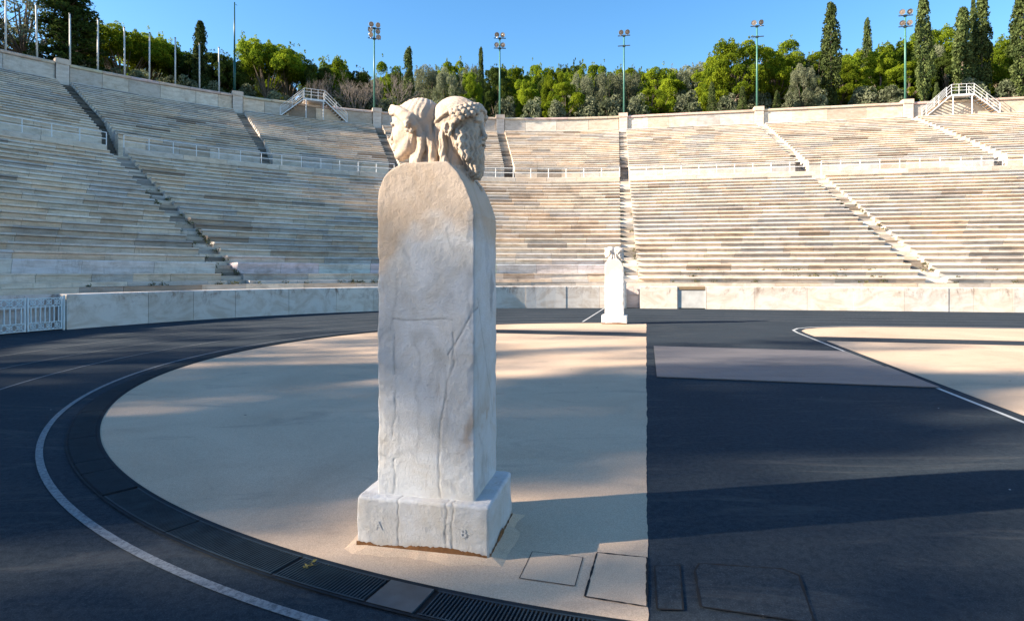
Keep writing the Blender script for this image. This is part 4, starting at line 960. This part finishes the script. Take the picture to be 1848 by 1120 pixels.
def cracks(V):
    """0..1 on the seams of the repair and the diagonal break"""
    x, y, z = V[:, 0], V[:, 1], V[:, 2]; Vf = V.astype(np.float32); w = fbm(Vf, 10, 60, 3) * 0.05; fr = y < -0.2
    xs = 0.17 + w - np.clip(1.12 - z, 0, 0.35) * 0.22; lo = z > 0.315
    c = 0.42 * fr * lo * (z < 1.30) * np.exp(-((x - xs) / 0.006) ** 2)
    c = np.maximum(c, 0.55 * fr * (x > 0.14) * (np.abs(z - 1.3) < 0.2) * np.exp(-(((z - 1.18) - (x - 0.15) * 1.6 + w) / 0.009) ** 2))
    c = np.maximum(c, 0.35 * fr * lo * (z < 1.35) * np.exp(-((x + 0.195 + w) / 0.006) ** 2) * (vnoise(Vf, 12, 5) > 0.4))
    c = np.maximum(c, 0.40 * fr * (np.abs(x + 0.02) < 0.19) * np.exp(-((z - 1.37 - w * 0.6) / 0.006) ** 2))
    c = np.maximum(c, 0.4 * (x > 0.27) * (z > 0.7) * (z < 1.5) * np.exp(-((y + 0.02 + (z - 1.1) * 0.5 + w) / 0.006) ** 2))
    return c
def smooth_patch(V):
    j_ = fbm(V.astype(np.float32), 9, 77) * 0.05
    x = V[:, 0] + j_; z = V[:, 2]; front = V[:, 1] < -0.2
    return (front & (x > -0.19 + (1.3 - z) * 0.03) & (x < 0.16 - np.clip(1.15 - z, 0, 0.3) * 0.22) & (z < 1.36 + j_ * 0.5)).astype(np.float32)
def make_shaft():
    F = Field((-0.35, -0.32, 0.295), (0.35, 0.32, 2.36), 0.006); p = F.p
    tz = (p[..., 2] - 0.31) / 2.0
    hx = 0.309 - 0.005 * np.sin(tz * 3.1); e = box_field(F, (0, 0, 1.30), (0.308, 0.275, 1.012), 0.012)
    x = p[..., 0]; tx = np.linspace(-0.45, 0.45, 181); ty = np.convolve(np.pad(np.interp(tx, [-0.33, -0.312, -0.30, -0.256, -0.173, -0.102, 0, 0.108, 0.16, 0.211, 0.262, 0.286, 0.31, 0.33], [2.05, 2.12, 2.17, 2.235, 2.286, 2.312, 2.322, 2.315, 2.28, 2.225, 2.135, 2.06, 1.98, 1.9]), 9, mode='edge'), np.ones(19) / 19, mode='valid'); top = np.interp(x.ravel(), tx, ty + 0.012).reshape(x.shape)
    e = np.maximum(e, (p[..., 2] - top) * 0.72)
    near = np.abs(e) < 0.035; q = p[near]; sp = smooth_patch(q)
    chip = np.clip(fbm(q * np.array([1, 1, 0.7], np.float32), 22.0, 90, 3) - 0.10, 0, 1)
    a = (1 - sp) * (fbm(q, 7.0, 3, 4) * 0.004 + fbm(q, 34.0, 9, 3) * 0.006 + chip * 0.008) + sp * (fbm(q, 7.0, 3, 3) * 0.002 + 0.0015)
    edge_ = np.abs(np.abs(q[:, 0]) - 0.308) + np.abs(np.abs(q[:, 1]) - 0.275)
    a = a + np.clip(0.05 - edge_, 0, 1) * np.clip(vnoise(q, 14.0, 21) - 0.35, 0, 1) * 0.5 + cracks(q) * 0.008
    e[near] += a
    F.d = e.astype(np.float32); return F.mesh('shaft', 'statue_marble', body_tint)
def make_plinth():
    F = Field((-0.46, -0.39, -0.03), (0.46, 0.33, 0.36), 0.006); p = F.p
    e = box_field(F, (0, -0.03, 0.155), (0.412, 0.318, 0.157), 0.018)
    x = p[..., 0]; patch = ((np.abs(x + fbm(p, 8, 8) * 0.08) < 0.14) & (p[..., 1] < -0.2)).astype(np.float32)
    e = e + (1 - patch) * (fbm(p, 9, 31, 4) * 0.008 + fbm(p, 34, 33, 2) * 0.006) + patch * fbm(p, 7, 35, 3) * 0.008
    cell = vnoise(p, 12, 71); edge_ = np.abs(np.abs(p[..., 0]) - 0.412) + np.abs(np.abs(p[..., 1] + 0.03) - 0.318); e = e + np.clip(0.06 - edge_, 0, 1) * np.clip(cell - 0.3, 0, 1) * 0.5
    def seam(q):
        w = fbm(q.astype(np.float32), 11, 12, 3) * 0.07; r = 0
        for x0 in (-0.14, 0.15, 0.19): r = np.maximum(r, (q[..., 1] < -0.25) * np.exp(-((q[..., 0] - x0 - w) / 0.005) ** 2))
        return r
    near = np.abs(e) < 0.03; q = p[near]; e[near] += seam(q) * 0.004 + np.clip(fbm(q, 26, 93, 3) - 0.1, 0, 1) * 0.010
    F.d = e.astype(np.float32)
    def pt(V):
        Vf = V.astype(np.float32); k = seam(V)[:, None]; low = np.clip((0.07 - V[:, 2:3]) / 0.06 + fbm(Vf, 14, 4)[:, None] * 1.5, 0, 1)
        c = np.tile(np.array([[0.57, 0.575, 0.58]]), (len(V), 1)) * (1 - 0.45 * k); return c * (1 - 0.45 * low) + np.array([[0.33, 0.25, 0.17]]) * 0.45 * low
    return F.mesh('plinth', 'statue_marble', pt)
def head_tint(V):
    n = fbm(V.astype(np.float32), 9, 14)[:, None]; return np.array([[0.55, 0.45, 0.355]]) * (1 + n * 0.3)
def face_base(F, beard):
    F.ell((-0.01, 0, 0.0), (0.160, 0.128, 0.150), 0.02)
    F.ell((0.062, 0, -0.085), (0.098, 0.092, 0.128), 0.03); F.ell((0.085, 0, 0.025), (0.080, 0.098, 0.080), 0.03)
    F.cap((0.148, -0.062, -0.020), (0.158, -0.018, -0.012), 0.014, 0.013, 0.012); F.cap((0.148, 0.062, -0.020), (0.158, 0.018, -0.012), 0.014, 0.013, 0.012)
    for s in (-1, 1):
        F.ell((0.166, 0.045 * s, -0.052), (0.026, 0.030, 0.019), 0.012, True); F.ell((0.134, 0.043 * s, -0.053), 0.0215, 0.005)
        F.cap((0.146, 0.022 * s, -0.046), (0.140, 0.064 * s, -0.050), 0.0055, 0.005, 0.004); F.cap((0.150, 0.024 * s, -0.062), (0.142, 0.062 * s, -0.062), 0.004, 0.004, 0.004)
        F.ell((0.095, 0.055 * s, -0.110), (0.050, 0.036, 0.050), 0.04); F.ell((0.170, 0.017 * s, -0.132), (0.016, 0.012, 0.011), 0.008); F.ell((0.178, 0.009 * s, -0.142), 0.005, 0.004, True)
    F.chain([(0.158, 0, -0.018), (0.168, 0, -0.07), (0.187, 0, -0.116), (0.181, 0, -0.132)], [0.013, 0.0125, 0.0155, 0.013], 0.010)
    F.ell((0.150, 0, -0.165), (0.026, 0.036, 0.026), 0.02)
    F.chain([(0.160, -0.026, -0.168), (0.174, -0.008, -0.161), (0.174, 0.008, -0.161), (0.160, 0.026, -0.168)], [0.005, 0.0075, 0.0075, 0.005], 0.005)
    F.chain([(0.158, -0.022, -0.177), (0.169, 0, -0.180), (0.158, 0.022, -0.177)], [0.005, 0.009, 0.005], 0.005)
    F.chain([(0.172, -0.020, -0.1715), (0.180, 0, -0.170), (0.172, 0.020, -0.1715)], [0.002] * 3, 0.003, True)
    F.ell((0.130, 0, -0.218), (0.031, 0.032, 0.027), 0.025); F.ell((0.158, 0, -0.197), (0.014, 0.03, 0.008), 0.010, True)
    for s in (-1, 1): F.chain([(-0.005, 0.080 * s, -0.11), (0.045, 0.062 * s, -0.180), (0.115, 0.022 * s, -0.220)], [0.034, 0.033, 0.026], 0.045)
def ear(F, s, x=0.0, z=-0.075):
    y = 0.134 * s; pts = [(x + 0.030 * math.cos(a) * (0.75), y + 0.010 * s, z + 0.042 * math.sin(a)) for a in [R(t) for t in range(-110, 211, 32)]]
    F.chain(pts, [0.0085] * len(pts), 0.004); F.ell((x + 0.004, y + 0.001 * s, z), (0.022, 0.012, 0.033), 0.006); F.ell((x + 0.006, y + 0.016 * s, z + 0.004), (0.013, 0.012, 0.022), 0.005, True); F.ell((x + 0.008, y + 0.008 * s, z - 0.042), (0.013, 0.010, 0.014), 0.006)
def neck_and_locks(F, zs, back):
    F.cap((-0.030, 0, -0.12), (-0.045, 0, -0.42), 0.085, 0.100, 0.03)
    for s in (-1, 1):
        F.chain([(-0.040, 0.112 * s, -0.06), (-0.060, 0.106 * s, -0.14), (-0.062, 0.110 * s, -0.22), (-0.035, 0.132 * s, -0.30), (0.035, 0.155 * s, -0.37), (0.10, 0.16 * s, -0.44)], [0.024, 0.022, 0.021, 0.023, 0.024, 0.022], 0.012)
        F.chain([(-0.100, 0.080 * s, -0.05), (-0.122, 0.085 * s, -0.15), (-0.136, 0.098 * s, -0.26), (-0.140, 0.12 * s, -0.38)], [0.034, 0.030, 0.028, 0.03], 0.022)
    F.ell((-0.085, 0, -0.14), (0.075, 0.09, 0.14), 0.04)
    F.ell((-0.08, 0, -0.41), (0.15, 0.19, 0.085), 0.06)
    F.chain([(-0.06, 0, -0.38), (0.01, 0, -0.45)], [0.12, 0.11], 0.05)
def on_ellipsoid(a, c, r, zo, sl=0.55):
    lo, hi = 0.0, 0.4
    for _ in range(24):
        m = (lo + hi) / 2; x = c[0] + m * math.cos(a); y = m * math.sin(a); z = zo + sl * (x - 0.006)
        if ((x - c[0]) / r[0]) ** 2 + (y / r[1]) ** 2 + ((z - c[2]) / r[2]) ** 2 < 1: lo = m
        else: hi = m
    return (x, y, z)
def finish(F, x0=None):
    p = F.p; near = np.abs(F.d) < 0.03
    F.d[near] += fbm(p[near], 60, 5, 2) * 0.0035
def make_bearded():
    F = Field((-0.27, -0.25, -0.60), (0.26, 0.25, 0.19), 0.0042)
    face_base(F, True); neck_and_locks(F, 0, 0)
    for s in (-1, 1): ear(F, s, -0.008, -0.085)
    # smooth cap and twisted band running from the nape up over the brow
    F.ell((-0.022, 0, 0.010), (0.158, 0.138, 0.148), 0.010)
    bp = [on_ellipsoid(t * math.pi / 16, (-0.018, 0, 0.012), (0.168, 0.143, 0.152), 0.034) for t in range(-16, 17)]
    F.chain(bp, [0.0105] * len(bp), 0.006)
    # rows of snail curls over forehead and temples
    jr = random.Random(9)
    for row in range(3):
        n = 7
        for k in range(-n, n + 1):
            a = (k + (0.5 if row == 1 else 0)) / n * R(84)
            if row == 2 and abs(a) < R(22): continue
            x, y, z = on_ellipsoid(a, (0.0, 0, 0.012), (0.168 + 0.003 * row, 0.142 + 0.004 * row, 0.150), 0.034 - 0.028 - 0.031 * row + jr.uniform(-0.003, 0.003))
            r = 0.0205 + jr.uniform(-0.003, 0.003); F.ell((x, y, z), (r, r, r), 0.003)
            F.ell((x + (r + 0.003) * math.cos(a), y + (r + 0.003) * math.sin(a), z), 0.005, 0.004, True)
    # beard mass with wavy strands
    F.ell((0.085, 0, -0.175), (0.085, 0.102, 0.085), 0.02); F.chain([(0.092, 0, -0.19), (0.112, 0, -0.26), (0.132, 0, -0.33), (0.140, 0, -0.360)], [0.080, 0.068, 0.050, 0.036], 0.02)
    for s in (-1, 1): F.ell((0.055, 0.090 * s, -0.118), (0.050, 0.032, 0.048), 0.014)
    for s in (-1, 1): F.chain([(0.048, 0.100 * s, -0.11), (0.062, 0.096 * s, -0.17), (0.09, 0.07 * s, -0.25)], [0.030, 0.034, 0.036], 0.015)
    F.ell((0.172, 0, -0.176), (0.016, 0.020, 0.007), 0.006, True)
    for s in (-1, 1): F.chain([(0.178, 0.006 * s, -0.150), (0.172, 0.032 * s, -0.166), (0.150, 0.052 * s, -0.196)], [0.008, 0.010, 0.007], 0.006)
    p = F.p; th = np.arctan2(p[..., 1], p[..., 0] - 0.075); z = p[..., 2]; x = p[..., 0]
    mask = np.clip((-0.125 - z + np.abs(th) * 0.045) / 0.02, 0, 1) * np.clip((x - 0.004 - np.clip(-0.2 - z, 0, 1) * 0.15) / 0.02, 0, 1) * np.clip(1 - np.exp(-(((x - 0.18) / 0.03) ** 2 + (p[..., 1] / 0.04) ** 2 + ((z + 0.165) / 0.02) ** 2)), 0, 1) * (z > -0.41)
    wv = np.sin(th * 19 + 1.3 * np.sin(z * 105 + np.round(th * 2.4) * 1.9)); F.d += mask * (-wv * 0.0040)
    for k in range(16):
        a = jr.uniform(-3.1, 3.1); zz = jr.uniform(-0.392, -0.345); rr = 0.040 * (1 - (-(zz + 0.345)) * 9) + 0.004; F.ell((0.128 + rr * math.cos(a), rr * math.sin(a), zz), 0.0125, 0.003)
    # long locks behind the ears: grooves
    m2 = (z < -0.1) * (np.abs(p[..., 1]) > 0.085) * (x < 0.012); F.d += m2 * (-np.sin(x * 230 + np.sin(z * 40) * 1.2) * 0.0028)
    finish(F); return F.mesh('bearded_head', 'statue_marble', head_tint)
def make_young():
    F = Field((-0.27, -0.25, -0.60), (0.26, 0.25, 0.19), 0.0042)
    face_base(F, False); neck_and_locks(F, 0, 0)
    F.ell((-0.03, 0, 0.006), (0.158, 0.142, 0.148), 0.012)
    p = F.p; z = p[..., 2]; x = p[..., 0]; y = p[..., 1]
    an = np.arctan2(np.abs(y), z + 0.02); sh = (z > -0.02) * (np.abs(F.d) < 0.03)
    wv = np.sin(x * 105 + 1.8 * np.sin(an * 4 + x * 12)); F.d += sh * (-np.sin(x * 190 + 2.4 * np.sin(an * 4 + x * 12)) * 0.0016)
    # thick rolled locks framing brow and temples
    jr = random.Random(4)
    for s in (-1, 1):
        path = [(0.154, 0.014 * s, 0.078), (0.140, 0.058 * s, 0.068), (0.088, 0.098 * s, 0.050), (0.046, 0.120 * s, 0.016), (0.008, 0.128 * s, -0.020), (-0.022, 0.128 * s, -0.056)]
        F.chain(path, [0.020, 0.034, 0.036, 0.041, 0.050, 0.034], 0.008)
        for u, w_, r_ in ((0.030, 0.004, 0.013), (0.034, -0.018, 0.012), (0.012, 0.030, 0.013), (0.022, 0.018, 0.012)):
            q_ = []
            for i in range(len(path)):
                t_ = i / (len(path) - 1); k_ = 0.8 + 0.35 * t_; o_ = 0.006 * math.sin(i * 2.1 + u * 90); q_.append((path[i][0] + (u * (0.30 + 0.45 * t_)) * k_ + o_ * t_, path[i][1] + s * (0.012 + u * 0.9 * t_) * k_, path[i][2] + w_ * k_ + o_))
            F.chain(q_, [r_ * (0.8 + 0.4 * math.sin(i * 1.3 + 0.8)) for i in range(len(path))], 0.004)
        F.chain([(0.010, 0.135 * s, -0.055), (0.018, 0.140 * s, -0.085), (-0.004, 0.138 * s, -0.098), (-0.02, 0.136 * s, -0.080)], [0.016, 0.015, 0.014, 0.012], 0.004)
    m2 = (z < -0.1) * (np.abs(y) > 0.085) * (x < 0.03); F.d += m2 * (-np.sin(x * 170 + z * 30) * 0.0016)
    finish(F); return F.mesh('young_head', 'statue_marble', head_tint)
def build_herm(loc, rz, label):
    t = thing('herm_statue', label, 'statue', loc, rz, 'two-headed pillar statues')
    pl = link('plinth', make_plinth(), t); sh = link('shaft', make_shaft(), t)
    b = link('bearded_head', make_bearded(), t); b.location = (0.124, 0.0, 2.620); b.rotation_euler = (0, R(2), R(-7)); b.scale = (0.985, 0.955, 0.955); b['label'] = 'bearded stone head with rows of curls, facing right'
    y = link('young_head', make_young(), t); y.location = (-0.160, 0.0, 2.627); y.rotation_euler = (0, R(2), R(180 + 2)); y.scale = (0.95, 0.95, 0.955); y['label'] = 'beardless young stone head with rolled locks, facing left'
    y.rotation_euler = (0, R(2), R(180 + 2))
    for ch, x in (('A', -0.29), ('B', 0.24)):
        cu = bpy.data.curves.new('letter', 'FONT'); cu.body = ch; cu.size = 0.07; cu.extrude = 0.0005; tmp = bpy.data.objects.new('tmp', cu); col.objects.link(tmp)
        bpy.context.view_layer.update(); me = bpy.data.meshes.new_from_object(tmp.evaluated_get(bpy.context.evaluated_depsgraph_get())); bpy.data.objects.remove(tmp); me.materials.clear(); me.materials.append(M['carved'])
        l = link('carved_letter', me, pl); l.location = (x, -0.352, 0.13); l.rotation_euler = (R(90), 0, 0)
    return t
plain('carved', (0.52, 0.515, 0.505), 0.9)
herm = build_herm((-0.461, 3.78, 0), R(-12), 'large weathered marble pillar with two heads back to back, in the foreground')
mb = MB(); jr = random.Random(2)
ring = []
for k in range(40):
    a = k / 40 * 2 * math.pi; ca, sa = math.cos(a), math.sin(a); m = max(abs(ca) / 0.43, abs(sa + 0.0) / 0.335); r = 1 / m; ro = r + jr.uniform(0.03, 0.09); ring.append(((r * 0.97 * ca, r * 0.97 * sa - 0.03), (ro * ca, ro * sa - 0.03)))
Tz = Matrix.Translation((-0.461, 3.78, 0)) @ Matrix.Rotation(R(-12), 4, 'Z')
for k in range(40):
    (a0, b0), (a1, b1) = ring[k], ring[(k + 1) % 40]
    pts = [Tz @ Vector((*a0, 0.030)), Tz @ Vector((*b0, 0.0045)), Tz @ Vector((*b1, 0.0045)), Tz @ Vector((*a1, 0.030))]; mb.face(pts)
o = mb.build('mortar_bed', 'sand_surface', smooth=True); tag(o, 'crumbling sand-coloured mortar bed round the foot of the near pillar', 'mortar')
def stain_strip(p0, p1, off):
    mb = MB(); n = 90; h = 0.02; prev = None
    for k in range(n + 1):
        h = min(0.034, max(0.004, h + rnd.uniform(-0.006, 0.006))); x = p0[0] + (p1[0] - p0[0]) * k / n; y = p0[1] + (p1[1] - p0[1]) * k / n; o = rnd.uniform(0, 0.003)
        a, b = (x + off[0] * (1 + o * 100), y + off[1] * (1 + o * 100), 0.008), (x, y, 0.028 + h)
        if prev: mb.face([prev[0], a, b, prev[1]])
        prev = (a, b)
    return mb.build('rust_stain', 'rust', herm)
stain_strip((-0.405, -0.350), (0.40, -0.350), (0, -0.006)); stain_strip((0.416, -0.34), (0.416, 0.28), (0.010, 0))
far = copy_tree(herm)
far.location = (3.34, 19.15, 0); far.rotation_euler = (0, 0, R(-12.8)); far.scale = (0.98, 0.9, 0.9); far['label'] = 'small distant white marble pillar with two heads, at the edge of the far track'
clean = M['statue_marble'].copy(); clean.name = 'far_marble'; M['far_marble'] = clean
nb = clean.node_tree.nodes['Principled BSDF']; lk = nb.inputs['Base Color'].links[0].from_socket; mx = mix(clean.node_tree, lk, (0.62, 0.60, 0.56), 0.6); clean.node_tree.links.new(mx, nb.inputs['Base Color'])
for ch in far.children_recursive:
    if ch.type == 'MESH' and ch.data.materials and ch.data.materials[0] and ch.data.materials[0].name.startswith('statue'): ch.data = ch.data.copy(); ch.data.materials[0] = clean
# light stone tufts: weeds in the joints of the lower rows
def weed(x, y, z, s, n=26):
    rg = np.random.default_rng(int(abs(x * 100 + y * 37))); c = rg.normal(size=(n, 3)) * np.array([s, s * 0.5, s * 0.5]) + np.array([x, y, z + s * 0.5]); return c
pts = []
wr = random.Random(17)
for k in range(70):
    q = wr.choice([wr.uniform(Q(80), Q(40)), wr.uniform(1, 26), wr.uniform(1, 26)]); d, z = wr.choice([(1.15, 1.2), (1.82, 1.45) if q > 0 else (1.15, 1.2), (2.5, 1.74) if q > 0 else (1.15, 1.2)]); p = P(q, d, z); pts.append(weed(*p, wr.uniform(0.04, 0.12)))
for qs_ in (Q(60.6), Q(60.6), Q(2.7), 13.25):
    for k in range(16):
        d = wr.uniform(1.5, 12); p = P(qs_ + 0.34 * wr.choice((-1, 1)) * (RW / (RW + d) if qs_ < 0 else 1), d, 1.2 + (d - 1.2) * 0.448); pts.append(weed(*p, wr.uniform(0.05, 0.11), 30))
pts = np.concatenate(pts); me = leaf_mesh('weeds', pts, np.tile([[0, 0, 1.0]], (len(pts), 1)), 0.045, 'weed_leaf', 0.4, 3); o = link('weeds', me); tag(o, 'small dry weeds growing in the joints of the lower seats and stairs', 'weeds', None, 'stuff')
pts = weed(-1.12, 3.29, 0.0, 0.035, 24); me = leaf_mesh('weeds', pts * np.array([1, 1, 0.6]), np.tile([[0, 0, 1.0]], (24, 1)), 0.02, 'weed_leaf', 0.3, 3)
o = link('weeds', me); tag(o, 'tiny dried weed at the sand edge left of the near pillar', 'weeds', None, 'stuff')
